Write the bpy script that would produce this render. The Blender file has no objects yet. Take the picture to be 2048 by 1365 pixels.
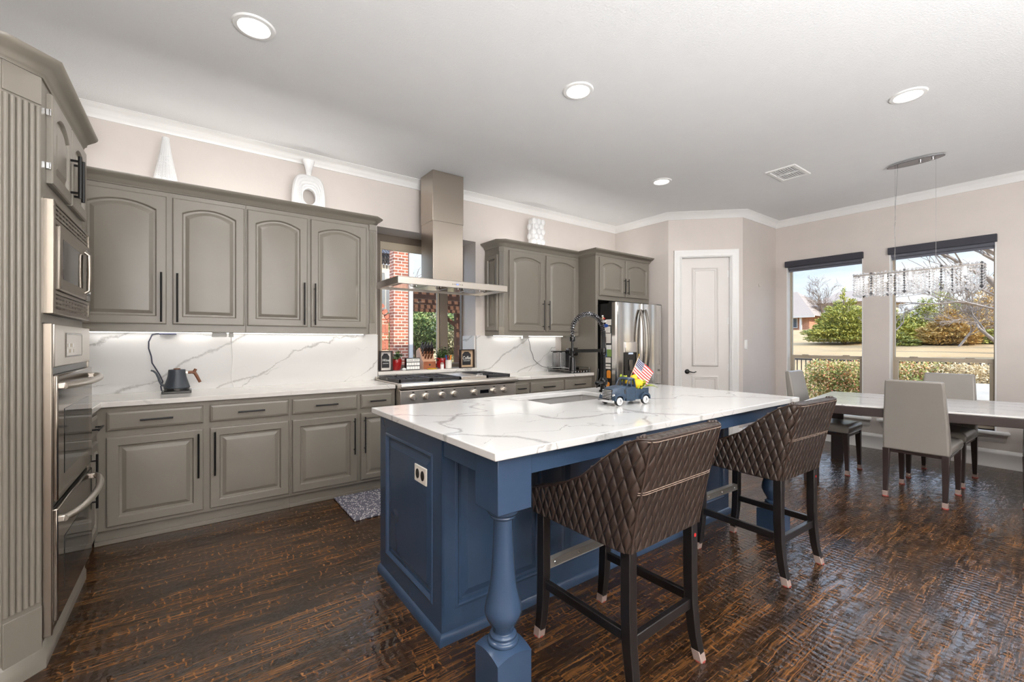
import bpy, bmesh, math, random
from mathutils import Matrix, Vector
random.seed(7)
S = bpy.context.scene
COL = S.collection
PI = math.pi

# ------------------------------------------------------------------ camera, world, sun, exposure
cam_d = bpy.data.cameras.new('camera'); cam = bpy.data.objects.new('camera', cam_d); COL.objects.link(cam)
cam_d.sensor_width = 36.0; cam_d.lens = 867.0/2048*36; cam_d.shift_y = 1.5/2048; cam_d.clip_start = 0.05; cam_d.clip_end = 400
YAW = math.atan(1176/867.0)   # heading of the view measured from +X
cam.location = (0, 0, 1.30); cam.rotation_euler = (PI/2, 0, YAW - PI/2)
S.camera = cam
vs = S.view_settings
S.display_settings.display_device = 'sRGB'
vs.view_transform = 'Standard'; vs.look = 'None'; vs.gamma = 1.0; vs.use_curve_mapping = False
vs.exposure = 0.17

W = bpy.data.worlds.new('sky_world'); S.world = W; W.use_nodes = True
def build_world(strength):
    nt = W.node_tree; N = nt.nodes; L = nt.links; N.clear()
    out = N.new('ShaderNodeOutputWorld'); bg = N.new('ShaderNodeBackground'); L.new(bg.outputs[0], out.inputs[0])
    tc = N.new('ShaderNodeTexCoord'); sep = N.new('ShaderNodeSeparateXYZ'); L.new(tc.outputs['Generated'], sep.inputs[0])
    r = N.new('ShaderNodeValToRGB'); L.new(sep.outputs[2], r.inputs[0])
    e = r.color_ramp.elements
    e[0].position = 0.0; e[0].color = (.78, .86, .95, 1); e[1].position = .6; e[1].color = (.22, .42, .80, 1)
    e.new(.18).color = (.56, .72, .93, 1)
    mp = N.new('ShaderNodeMapping'); mp.inputs['Scale'].default_value = (2.2, 2.2, 7); L.new(tc.outputs['Generated'], mp.inputs[0])
    n = N.new('ShaderNodeTexNoise'); n.inputs['Scale'].default_value = 1.6; n.inputs['Detail'].default_value = 6; n.inputs['Roughness'].default_value = .62
    L.new(mp.outputs[0], n.inputs['Vector'])
    cr = N.new('ShaderNodeValToRGB'); L.new(n.outputs[0], cr.inputs[0]); cr.color_ramp.elements[0].position = .40; cr.color_ramp.elements[1].position = .72
    mx = N.new('ShaderNodeMixRGB'); L.new(cr.outputs[0], mx.inputs[0]); L.new(r.outputs[0], mx.inputs[1]); mx.inputs[2].default_value = (.93, .95, .98, 1)
    L.new(mx.outputs[0], bg.inputs[0])
    mr = N.new('ShaderNodeMapRange'); L.new(sep.outputs[2], mr.inputs[0]); mr.inputs[1].default_value = .25; mr.inputs[2].default_value = .42; mr.inputs[3].default_value = strength; mr.inputs[4].default_value = strength*4.0   # sky above the window view boosted to add floor glare and fill
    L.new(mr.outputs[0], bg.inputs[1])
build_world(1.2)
sun_d = bpy.data.lights.new('sun', 'SUN'); sun = bpy.data.objects.new('sun', sun_d); COL.objects.link(sun)
sun_d.energy = 6.5; sun_d.angle = math.radians(.6); sun_d.color = (1, .93, .82)
sun.rotation_euler = Vector((-.06, -.80, .60)).to_track_quat('Z', 'Y').to_euler()   # high in the south, behind the camera
sun.location = (0, -6, 8)

def area(name, loc, size, power, rot=(0, 0, 0), color=(1, .99, .98), size_y=None, shape=None, spread=None):
    d = bpy.data.lights.new(name, 'AREA'); o = bpy.data.objects.new(name, d); COL.objects.link(o)
    d.energy = power; d.color = color; d.size = size
    if size_y: d.shape = 'RECTANGLE'; d.size_y = size_y
    if shape: d.shape = shape
    if spread: d.spread = spread
    o.location = loc; o.rotation_euler = rot
    return o
CAN_W, COVE_W, UNDER_W, HOOD_W = 8.5, 2.8, 1.0, 1.8
# added fill lights behind the camera, thrown up to bounce off the ceiling
for _x, _y, _p in ((.1, -1.9, 290), (1.7, -2.6, 255)): area('ceiling_fill_light', (_x, _y, .95), .5, _p, rot=(PI, 0, 0), color=(.95, .98, 1), shape='DISK')
S.cycles.max_bounces = 9; S.cycles.diffuse_bounces = 5; S.cycles.glossy_bounces = 4; S.cycles.transmission_bounces = 8; S.cycles.transparent_max_bounces = 14
S.cycles.caustics_reflective = False; S.cycles.caustics_refractive = False; S.cycles.use_denoising = True
S.cycles.sample_clamp_indirect = 6.0

# ------------------------------------------------------------------ materials
def lin(c):
    return tuple(((v/255.0)/12.92 if v/255.0 <= .04045 else ((v/255.0+.055)/1.055)**2.4) for v in c) + (1.0,)
MATS = {}
class NT:
    def __init__(s, name):
        s.m = bpy.data.materials.new(name); s.m.use_nodes = True; s.t = s.m.node_tree; s.t.nodes.clear()
        s.out = s.n('OutputMaterial'); MATS[name] = s.m
    def n(s, typ, **kw):
        nd = s.t.nodes.new('ShaderNode' + typ)
        for k, v in kw.items():
            setattr(nd, k, v)
        return nd
    def l(s, a, b): s.t.links.new(a, b)
    def bsdf(s, color=None, rough=.5, metal=0.0, spec=.5, coat=0.0):
        b = s.n('BsdfPrincipled'); s.b = b
        if color: b.inputs['Base Color'].default_value = color
        b.inputs['Roughness'].default_value = rough; b.inputs['Metallic'].default_value = metal
        b.inputs['Specular IOR Level'].default_value = spec; b.inputs['Coat Weight'].default_value = coat; b.inputs['Coat Roughness'].default_value = .12
        s.l(b.outputs[0], s.out.inputs[0]); return b
    def pos(s, scale=(1, 1, 1), rot=(0, 0, 0), kind='Object'):
        tc = s.n('TexCoord'); mp = s.n('Mapping'); mp.inputs['Scale'].default_value = scale; mp.inputs['Rotation'].default_value = rot
        s.l(tc.outputs[kind], mp.inputs[0]); return mp.outputs[0]
    def noise(s, vec, scale, detail=3, rough=.55, dist=0.0):
        n = s.n('TexNoise'); n.inputs['Scale'].default_value = scale; n.inputs['Detail'].default_value = detail
        n.inputs['Roughness'].default_value = rough; n.inputs['Distortion'].default_value = dist; s.l(vec, n.inputs['Vector']); return n
    def ramp(s, fac, stops):
        r = s.n('ValToRGB'); s.l(fac, r.inputs[0]); e = r.color_ramp.elements
        while len(e) < len(stops): e.new(.5)
        for q, (p, c) in zip(e, stops):
            q.position = p; q.color = c if len(c) == 4 else tuple(c) + (1,)
        return r.outputs[0]
    def math(s, op, a, b=None, clamp=False):
        m = s.n('Math', operation=op); m.use_clamp = clamp
        for i, v in enumerate((a, b)):
            if v is None: continue
            if isinstance(v, (int, float)): m.inputs[i].default_value = v
            else: s.l(v, m.inputs[i])
        return m.outputs[0]
    def mix(s, fac, a, b, mode='MIX'):
        m = s.n('MixRGB', blend_type=mode)
        for i, v in enumerate((fac, a, b)):
            if isinstance(v, (int, float)): m.inputs[i].default_value = v
            elif isinstance(v, tuple): m.inputs[i].default_value = v
            else: s.l(v, m.inputs[i])
        return m.outputs[0]
    def bump(s, h, strength=.3, dist=.002):
        b = s.n('Bump'); b.inputs['Strength'].default_value = strength; b.inputs['Distance'].default_value = dist
        s.l(h, b.inputs['Height']); s.l(b.outputs[0], s.b.inputs['Normal'])
G = lambda v: (v, v, v, 1)
def paint(name, c, rough=.4, spec=.5, var=.06, bscale=0, bstr=.1, bdist=.001, metal=0.0, coat=0.0, vscale=6):
    t = NT(name); b = t.bsdf(lin(c), rough, metal, spec, coat)
    p = t.pos(); n = t.noise(p, vscale, 3)
    k = t.ramp(n.outputs[0], [(.3, G(1-var)), (.7, G(1.0))]); t.l(t.mix(1.0, lin(c), k, 'MULTIPLY'), b.inputs['Base Color'])
    if bscale: t.bump(t.noise(p, bscale, 4).outputs[0], bstr, bdist)
    return t.m
paint('cabinet_paint', (121, 115, 105), .33, bscale=0, var=.05)
paint('island_paint', (51, 70, 95), .22, var=.10)
paint('wall_paint', (207, 199, 193), .6, bscale=14, bstr=.35, bdist=.004, var=.03)
paint('ceiling_paint', (226, 226, 226), .75, bscale=95, bstr=.7, bdist=.003, var=.02)
paint('white_trim', (231, 230, 228), .35, var=.02)
paint('door_paint', (218, 214, 210), .35, var=.02)
paint('frame_tan', (176, 163, 143), .45)
paint('dark_frame', (104, 92, 80), .45)
paint('black_metal', (22, 21, 21), .32, metal=.3)
paint('faucet_black', (18, 18, 19), .22, metal=.4)
paint('black_plastic', (20, 20, 21), .25)
paint('black_wood', (26, 23, 23), .3, var=.2)
paint('espresso_wood', (48, 38, 36), .28, var=.2)
paint('cast_iron', (38, 36, 38), .5)
paint('white_plastic', (238, 237, 234), .35, var=.01)
paint('ivory_plate', (232, 226, 216), .35, var=.01)
paint('matte_slate', (52, 58, 66), .45)
paint('walnut', (120, 72, 44), .4, var=.3, vscale=30)
paint('cherry', (150, 88, 60), .35, var=.3, vscale=18)
paint('pale_wood', (205, 160, 132), .4, var=.2, vscale=18)
paint('ceramic_white', (230, 230, 230), .3, var=.01)
paint('red_glaze', (150, 22, 22), .25, var=.2)
paint('soil', (52, 36, 26), .9)
paint('yellow', (236, 190, 30), .45, var=.12, vscale=40)
paint('orange', (226, 140, 40), .4)
paint('blue_plastic', (40, 84, 170), .35)
paint('red_plastic', (186, 40, 40), .4)
paint('green_plastic', (120, 150, 70), .45)
paint('pink', (200, 120, 120), .5)
paint('paper', (225, 220, 212), .7)
paint('kraft', (200, 172, 140), .7)
paint('chalk', (34, 33, 36), .7)
paint('grey_leather', (136, 131, 125), .28, var=.05, bscale=220, bstr=.12, bdist=.001)
paint('dark_leather', (92, 92, 96), .4, var=.05)
paint('truck_paint', (50, 68, 88), .35, var=.35, vscale=60)
paint('tyre', (30, 30, 31), .6)
paint('shade_charcoal', (50, 50, 58), .7)
paint('shade_roll', (96, 98, 108), .7)
paint('cord_blue', (38, 40, 62), .5)
paint('felt', (150, 132, 124), .5)
paint('felt_red', (150, 66, 58), .8)
paint('stucco', (190, 178, 158), .8, bscale=60, bstr=.3)
paint('post_white', (196, 190, 182), .5)
paint('pergola_wood', (92, 56, 34), .7, var=.3)
paint('iron', (46, 38, 36), .5)
paint('concrete', (158, 149, 136), .85, var=.15, bscale=40, bstr=.2)
paint('brushed_plate', (196, 192, 186), .35, metal=.35)
paint('bark', (150, 137, 126), .85, var=.4, vscale=9, bscale=30, bstr=.6, bdist=.02)
paint('bark_brown', (118, 98, 82), .85, var=.4, vscale=9)
paint('roof_shingle', (144, 129, 116), .9, var=.25, vscale=20)
paint('window_dark', (60, 70, 82), .1)
def leafmat(name, stops, scale=3.0, rough=.6, var=(0.0, 1.0)):
    t = NT(name); b = t.bsdf(None, rough, 0, .3); oi = t.n('NewGeometry')
    n = t.noise(t.pos(), scale, 3)
    f = t.math('ADD', t.math('MULTIPLY', oi.outputs['Random Per Island'], .75), t.math('MULTIPLY', n.outputs[0], .35))
    t.l(t.ramp(f, stops), b.inputs['Base Color']); return t.m
leafmat('houseplant_leaf', [(.2, lin((38, 62, 30))), (.6, lin((60, 96, 44))), (.95, lin((150, 172, 110)))], 8)
leafmat('juniper_leaf', [(.1, lin((74, 84, 38))), (.5, lin((140, 142, 66))), (.95, lin((200, 190, 100)))], .8)
leafmat('rust_leaf', [(.1, lin((128, 112, 64))), (.5, lin((190, 152, 84))), (.95, lin((224, 192, 120)))], .8)
leafmat('hedge_leaf', [(.1, lin((78, 92, 40))), (.42, lin((140, 148, 76))), (.62, lin((182, 168, 104))), (.8, lin((196, 120, 84))), (.95, lin((226, 206, 160)))], 2.0)
leafmat('dry_leaf', [(.1, lin((120, 104, 70))), (.5, lin((196, 172, 130))), (.9, lin((228, 208, 168)))], 2.0)
leafmat('tree_leaf', [(.1, lin((54, 72, 36))), (.5, lin((98, 120, 62))), (.95, lin((164, 170, 110)))], 1.2)
leafmat('grey_leaf', [(.1, lin((90, 88, 62))), (.5, lin((150, 144, 108))), (.95, lin((206, 196, 160)))], 1.2)
leafmat('sprig_leaf', [(.1, lin((92, 110, 20))), (.6, lin((150, 166, 40))), (.95, lin((206, 200, 60)))], 20)

def mk_quartz(name, fams, base=(221, 220, 218), vein=(164, 162, 159), seed=0.0, amp=.5, nscale=1.5, rough=.12):
    """fams: (direction across the vein, veins per metre, half width in metres, cover 0..1)"""
    t = NT(name); b = t.bsdf(None, rough, 0, .5)
    p0 = t.pos(); mp = t.n('Mapping'); mp.inputs['Location'].default_value = (seed, seed*.7, seed*.3); t.l(p0, mp.inputs[0]); p = mp.outputs[0]
    tot = None
    fine = t.noise(p, 9, 5, .65); grain = t.noise(p, 70, 4, .7); gr = t.ramp(grain.outputs[0], [(.30, G(.45)), (.60, G(1))])
    for k, (dr_, fq, hw, cov) in enumerate(fams):
        mk = t.n('Mapping'); mk.inputs['Location'].default_value = (k*3.7, k*1.9, k*2.3); t.l(p, mk.inputs[0])
        n1 = t.noise(mk.outputs[0], nscale*(1+.35*k), 3, .5); dt = t.n('VectorMath', operation='DOT_PRODUCT'); t.l(p, dt.inputs[0]); dt.inputs[1].default_value = dr_
        u = t.math('ADD', t.math('MULTIPLY', dt.outputs['Value'], fq), t.math('ADD', t.math('MULTIPLY', n1.outputs[0], amp*fq*1.6), t.math('MULTIPLY', fine.outputs[0], .10*fq)))
        d = t.math('DIVIDE', t.math('ABSOLUTE', t.math('SUBTRACT', t.math('FRACT', u), .5)), fq)
        wn = t.noise(mk.outputs[0], 3.1, 2); w = t.ramp(wn.outputs[0], [(.36, G(hw*.22)), (.66, G(hw*1.35))])
        m1 = t.n('MapRange'); t.l(d, m1.inputs[0]); m1.inputs[1].default_value = 0; t.l(w, m1.inputs[2]); m1.inputs[3].default_value = 1; m1.inputs[4].default_value = 0; m1.interpolation_type = 'SMOOTHSTEP'
        cn = t.noise(mk.outputs[0], 1.15, 2); cv = t.ramp(cn.outputs[0], [(.62-cov*.34, G(0)), (.70-cov*.34, G(1))])
        f = t.math('MULTIPLY', t.math('MULTIPLY', m1.outputs[0], cv), gr)
        tot = f if tot is None else t.math('MAXIMUM', tot, f, True)
    cloud = t.noise(p, 3, 3); bc = t.mix(cloud.outputs[0], lin(base), lin(tuple(max(0, c-8) for c in base)))
    t.l(t.mix(tot, bc, lin(vein)), b.inputs['Base Color']); return t.m
mk_quartz('island_quartz', [((.62, .78, 0), 1.5, .034, .95), ((-.75, .66, 0), 1.15, .026, .8), ((.2, 1, 0), 3.2, .007, .5)], seed=3.1, amp=.55)
mk_quartz('counter_quartz', [((.3, .9, .3), 1.8, .012, .8), ((.9, .4, .2), 1.2, .008, .5)], seed=1.7, base=(228, 224, 218))
mk_quartz('splash_quartz', [((-.42, .1, .9), 2.7, .026, .95), ((-.62, .1, .78), 1.7, .010, .6), ((-.2, 0, 1), 6, .004, .35)], seed=5.3, amp=.30, rough=.28)
mk_quartz('table_marble', [((.97, .24, 0), 4, .012, .8), ((.9, .4, 0), 9, .005, .7)], base=(230, 228, 226), vein=(150, 146, 148), seed=8, amp=.2)

def mk_steel(name, c=(212, 205, 196), rough=.34, axis=(1, 1, 60), bs=.012):
    t = NT(name); b = t.bsdf(lin(c), rough, 1.0)
    n = t.noise(t.pos(axis), 9, 4); (t.bump(n.outputs[0], bs, .002) if bs > .05 else None)
    if bs > 0: t.l(t.ramp(n.outputs[0], [(.3, G(rough-.012)), (.7, G(rough+.012))]), b.inputs['Roughness'])
    return t.m
mk_steel('steel')
mk_steel('steel_vertical', (182, 172, 160), .3, (60, 60, 1))
mk_steel('oven_steel', (156, 147, 136), .30, bs=0)
mk_steel('oven_mirror', (142, 134, 125), .12, bs=0)
mk_steel('steel_dark', (120, 115, 110), .22, (1, 1, 60))
mk_steel('steel_mirror', (205, 202, 198), .13, (40, 40, 1), .03)
mk_steel('chrome', (225, 225, 226), .08, (1, 1, 1), 0.0)
mk_steel('chrome_dark', (130, 130, 134), .16, (1, 1, 1), 0.0)
mk_steel('sink_steel', (190, 187, 184), .34, (6, 6, 6), .0); MATS['sink_steel'].node_tree.nodes['Principled BSDF'].inputs['Metallic'].default_value = .55

def mk_floor():
    t = NT('scraped_hickory'); b = t.bsdf(None, .25, 0, .72, .0); b.inputs['Coat IOR'].default_value = 1.8; b.inputs['Coat Roughness'].default_value = .09
    p = t.pos()
    br = t.n('TexBrick'); br.inputs['Scale'].default_value = 1.0; br.inputs['Brick Width'].default_value = 1.15; br.inputs['Row Height'].default_value = .127
    br.inputs['Mortar Size'].default_value = .0012; br.inputs['Mortar Smooth'].default_value = .2; br.offset = .37; br.inputs['Color1'].default_value = G(0); br.inputs['Color2'].default_value = G(1); br.inputs['Mortar'].default_value = G(.5)
    t.l(p, br.inputs['Vector']); pid = br.outputs['Color']; seam = br.outputs['Fac']
    off = t.n('VectorMath', operation='SCALE'); t.l(pid, off.inputs[0]); off.inputs['Scale'].default_value = 11.0
    pp = t.n('VectorMath', operation='ADD'); t.l(p, pp.inputs[0]); t.l(off.outputs[0], pp.inputs[1])
    wn = t.noise(pp.outputs[0], 6, 4, .65); ws = t.n('VectorMath', operation='SUBTRACT'); t.l(wn.outputs['Color'], ws.inputs[0]); ws.inputs[1].default_value = (.5, .5, .5)
    wc = t.n('VectorMath', operation='MULTIPLY'); t.l(ws.outputs[0], wc.inputs[0]); wc.inputs[1].default_value = (.11, .03, 0)
    pw = t.n('VectorMath', operation='ADD'); t.l(pp.outputs[0], pw.inputs[0]); t.l(wc.outputs[0], pw.inputs[1])
    sx = t.n('SeparateXYZ'); t.l(pw.outputs[0], sx.inputs[0])
    # chatter marks: scallops across the grain, every 3 to 4 cm
    ph = t.math('FRACT', t.math('MULTIPLY', sx.outputs[0], 27.0)); tri = t.math('ABSOLUTE', t.math('SUBTRACT', ph, .5)); 
    line = t.ramp(tri, [(.0, G(1)), (.07, G(.75)), (.17, G(0))]); scal = t.ramp(tri, [(0, G(1)), (.5, G(0))])
    m4 = t.n('Mapping'); m4.inputs['Scale'].default_value = (11, 30, 1); t.l(pp.outputs[0], m4.inputs[0]); brk = t.noise(m4.outputs[0], 1.0, 3, .6)
    lm = t.ramp(brk.outputs[0], [(.46, G(0)), (.60, G(1))])
    m2 = t.n('Mapping'); m2.inputs['Scale'].default_value = (4.5, 120, 1); t.l(pw.outputs[0], m2.inputs[0]); grain = t.noise(m2.outputs[0], 1.0, 5, .68)
    m5 = t.n('Mapping'); m5.inputs['Scale'].default_value = (6, 38, 1); t.l(pw.outputs[0], m5.inputs[0]); gr2 = t.noise(m5.outputs[0], 1.0, 4, .6)
    m3 = t.n('Mapping'); m3.inputs['Scale'].default_value = (1.3, 6, 1); t.l(pp.outputs[0], m3.inputs[0])
    patch = t.noise(m3.outputs[0], 1.7, 4, .62); pm = t.ramp(patch.outputs[0], [(.37, G(.05)), (.58, G(1))])
    streak = t.ramp(grain.outputs[0], [(.47, G(0)), (.68, G(1))]); blot = t.ramp(gr2.outputs[0], [(.50, G(0)), (.72, G(.55))])
    f = t.math('MAXIMUM', t.math('MULTIPLY', t.math('MULTIPLY', line, lm), .85), t.math('MAXIMUM', t.math('MULTIPLY', streak, .75), blot))
    f = t.math('MULTIPLY', f, pm, True)
    dark = t.mix(pid, lin((25, 17, 12)), lin((40, 26, 18)))
    tan = t.mix(grain.outputs[0], lin((108, 63, 28)), lin((170, 117, 61)))
    c = t.mix(f, dark, tan); c = t.mix(t.math('MULTIPLY', seam, .8), c, lin((16, 11, 8)))
    t.l(c, b.inputs['Base Color'])
    hgt = t.math('ADD', t.math('MULTIPLY', t.math('MULTIPLY', scal, t.math('ADD', lm, .35)), .9), t.math('MULTIPLY', gr2.outputs[0], .5))
    hgt = t.math('SUBTRACT', hgt, t.math('MULTIPLY', seam, 1.0))
    t.bump(hgt, .45, .004)
    t.l(t.ramp(grain.outputs[0], [(.3, G(.15)), (.7, G(.27))]), b.inputs['Roughness']); return t.m
mk_floor()

def mk_quilt():
    t = NT('quilted_leather'); b = t.bsdf(None, .33, 0, .5)
    uv = t.n('UVMap'); sp = t.n('SeparateXYZ'); t.l(uv.outputs[0], sp.inputs[0])
    u = t.math('MULTIPLY', sp.outputs[0], 1/.041); v = t.math('MULTIPLY', sp.outputs[1], 1/.092)
    a = t.math('ABSOLUTE', t.math('SUBTRACT', t.math('FRACT', t.math('ADD', u, v)), .5)); c = t.math('ABSOLUTE', t.math('SUBTRACT', t.math('FRACT', t.math('SUBTRACT', u, v)), .5))
    e = t.math('SUBTRACT', .5, t.math('MAXIMUM', a, c))                # 0 on the stitched lines, .5 in the middle of a diamond
    pa = t.math('SUBTRACT', 1.0, t.math('POWER', t.math('MULTIPLY', a, 2.0), 3.2)); pc_ = t.math('SUBTRACT', 1.0, t.math('POWER', t.math('MULTIPLY', c, 2.0), 3.2)); h = t.math('MULTIPLY', pa, pc_)
    nn = t.noise(uv.outputs[0], 260, 3); hh = t.math('ADD', h, t.math('MULTIPLY', nn.outputs[0], .05))
    n2 = t.noise(t.pos(), 9, 3); col = t.mix(n2.outputs[0], lin((45, 35, 30)), lin((60, 47, 40)))
    line = t.ramp(e, [(.0, G(1)), (.035, G(0))])
    t.l(t.mix(t.math('MULTIPLY', line, .6), col, lin((24, 18, 16))), b.inputs['Base Color'])
    t.bump(hh, .85, .009); return t.m
mk_quilt()
paint('brown_leather', (58, 45, 39), .34, var=.1, bscale=240, bstr=.12)
paint('stitch', (150, 130, 116), .7)

def mk_glass(name, tint=(.93, .95, .96), gloss=.10, rough=.0):
    t = NT(name); tr = t.n('BsdfTransparent'); tr.inputs[0].default_value = tint + (1,); gl = t.n('BsdfGlossy'); gl.inputs['Roughness'].default_value = rough
    fr = t.n('Fresnel'); fr.inputs[0].default_value = 1.45
    mx = t.n('MixShader'); t.l(t.math('MULTIPLY', fr.outputs[0], gloss*10, True), mx.inputs[0]); t.l(tr.outputs[0], mx.inputs[1]); t.l(gl.outputs[0], mx.inputs[2]); t.l(mx.outputs[0], t.out.inputs[0]); return t.m
mk_glass('pane_glass', (.95, .96, .96), .06)
def mk_crystal():
    t = NT('crystal'); tr = t.n('BsdfTransparent'); tr.inputs[0].default_value = (.94, .95, .97, 1); gl = t.n('BsdfGlossy'); gl.inputs['Roughness'].default_value = .04; gl.inputs[0].default_value = (1, 1, 1, 1)
    tl = t.n('BsdfTranslucent'); tl.inputs[0].default_value = (.95, .95, .97, 1); df = t.n('BsdfDiffuse'); df.inputs[0].default_value = (.95, .95, .96, 1)
    a = t.n('MixShader'); a.inputs[0].default_value = .5; t.l(tl.outputs[0], a.inputs[1]); t.l(df.outputs[0], a.inputs[2])
    b = t.n('MixShader'); b.inputs[0].default_value = .45; t.l(a.outputs[0], b.inputs[1]); t.l(gl.outputs[0], b.inputs[2])
    c = t.n('MixShader'); c.inputs[0].default_value = .64; t.l(tr.outputs[0], c.inputs[1]); t.l(b.outputs[0], c.inputs[2]); t.l(c.outputs[0], t.out.inputs[0])
mk_crystal()
mk_glass('clear_plastic', (.88, .89, .9), .12, .05)
def mk_oven_glass():
    t = NT('oven_glass'); t.bsdf(lin((14, 14, 15)), .06, 0, .8)
mk_oven_glass()
def mk_emit(name, c, s):
    t = NT(name); e = t.n('Emission'); e.inputs[0].default_value = c + (1,); e.inputs[1].default_value = s; t.l(e.outputs[0], t.out.inputs[0]); return t.m
mk_emit('lamp_lens', (1, .97, .92), 9.0)
mk_emit('led_strip', (1, .98, .95), 6.0)
mk_emit('display_glow', (.75, .85, 1), .9)
mk_emit('blue_led', (.25, .35, 1), 1.5)
mk_emit('bulb_glow', (1, .93, .8), 6.0)

def mk_brick(name, c1, c2, mortar, bw=.23, rh=.076, vert=False):
    t = NT(name); b = t.bsdf(None, .85)
    br = t.n('TexBrick'); br.inputs['Scale'].default_value = 1; br.inputs['Brick Width'].default_value = bw; br.inputs['Row Height'].default_value = rh; br.inputs['Mortar Size'].default_value = rh*.11; br.inputs['Bias'].default_value = -.1
    br.inputs['Color1'].default_value = lin(c1); br.inputs['Color2'].default_value = lin(c2); br.inputs['Mortar'].default_value = lin(mortar)
    tc = t.n('TexCoord'); sx = t.n('SeparateXYZ'); t.l(tc.outputs['Object'], sx.inputs[0]); cb = t.n('CombineXYZ')
    xy = t.math('ADD', sx.outputs[0], sx.outputs[1])
    if vert: t.l(sx.outputs[2], cb.inputs[0]); t.l(xy, cb.inputs[1])
    else: t.l(xy, cb.inputs[0]); t.l(sx.outputs[2], cb.inputs[1])
    t.l(cb.outputs[0], br.inputs['Vector']); n = t.noise(t.pos(), 12, 3)
    t.l(br.outputs[0], b.inputs['Base Color']); t.bump(br.outputs['Fac'], -.5, .01); return t.m
mk_brick('red_brick', (166, 94, 68), (116, 68, 54), (212, 190, 166), .125, .052)
mk_brick('soldier_brick', (186, 112, 86), (136, 84, 68), (240, 226, 208), .125, .052, True)
mk_brick('house_brick', (176, 112, 82), (140, 86, 64), (200, 176, 150))
paint('brick_plain', (178, 108, 84), .85, var=.35, vscale=14)
def mk_rug():
    t = NT('woven_rug'); b = t.bsdf(None, .9)
    p = t.pos((60, 60, 1), (0, 0, .5)); v = t.n('TexVoronoi'); v.inputs['Scale'].default_value = 1.0; v.inputs['Randomness'].default_value = .75; t.l(p, v.inputs['Vector'])
    t.l(t.ramp(v.outputs['Distance'], [(.30, lin((214, 210, 208))), (.42, lin((98, 96, 108)))]), b.inputs['Base Color']); t.bump(v.outputs['Distance'], .4, .003)
mk_rug()
def mk_lawn():
    t = NT('dry_lawn'); b = t.bsdf(None, .9)
    n = t.noise(t.pos(), .5, 5, .6); n2 = t.noise(t.pos(), 18, 4)
    c = t.ramp(n.outputs[0], [(.3, lin((152, 124, 84))), (.7, lin((176, 150, 108)))]); t.l(t.mix(n2.outputs[0], c, lin((140, 112, 72))), b.inputs['Base Color']); t.bump(n2.outputs[0], .4, .03)
mk_lawn()
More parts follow.
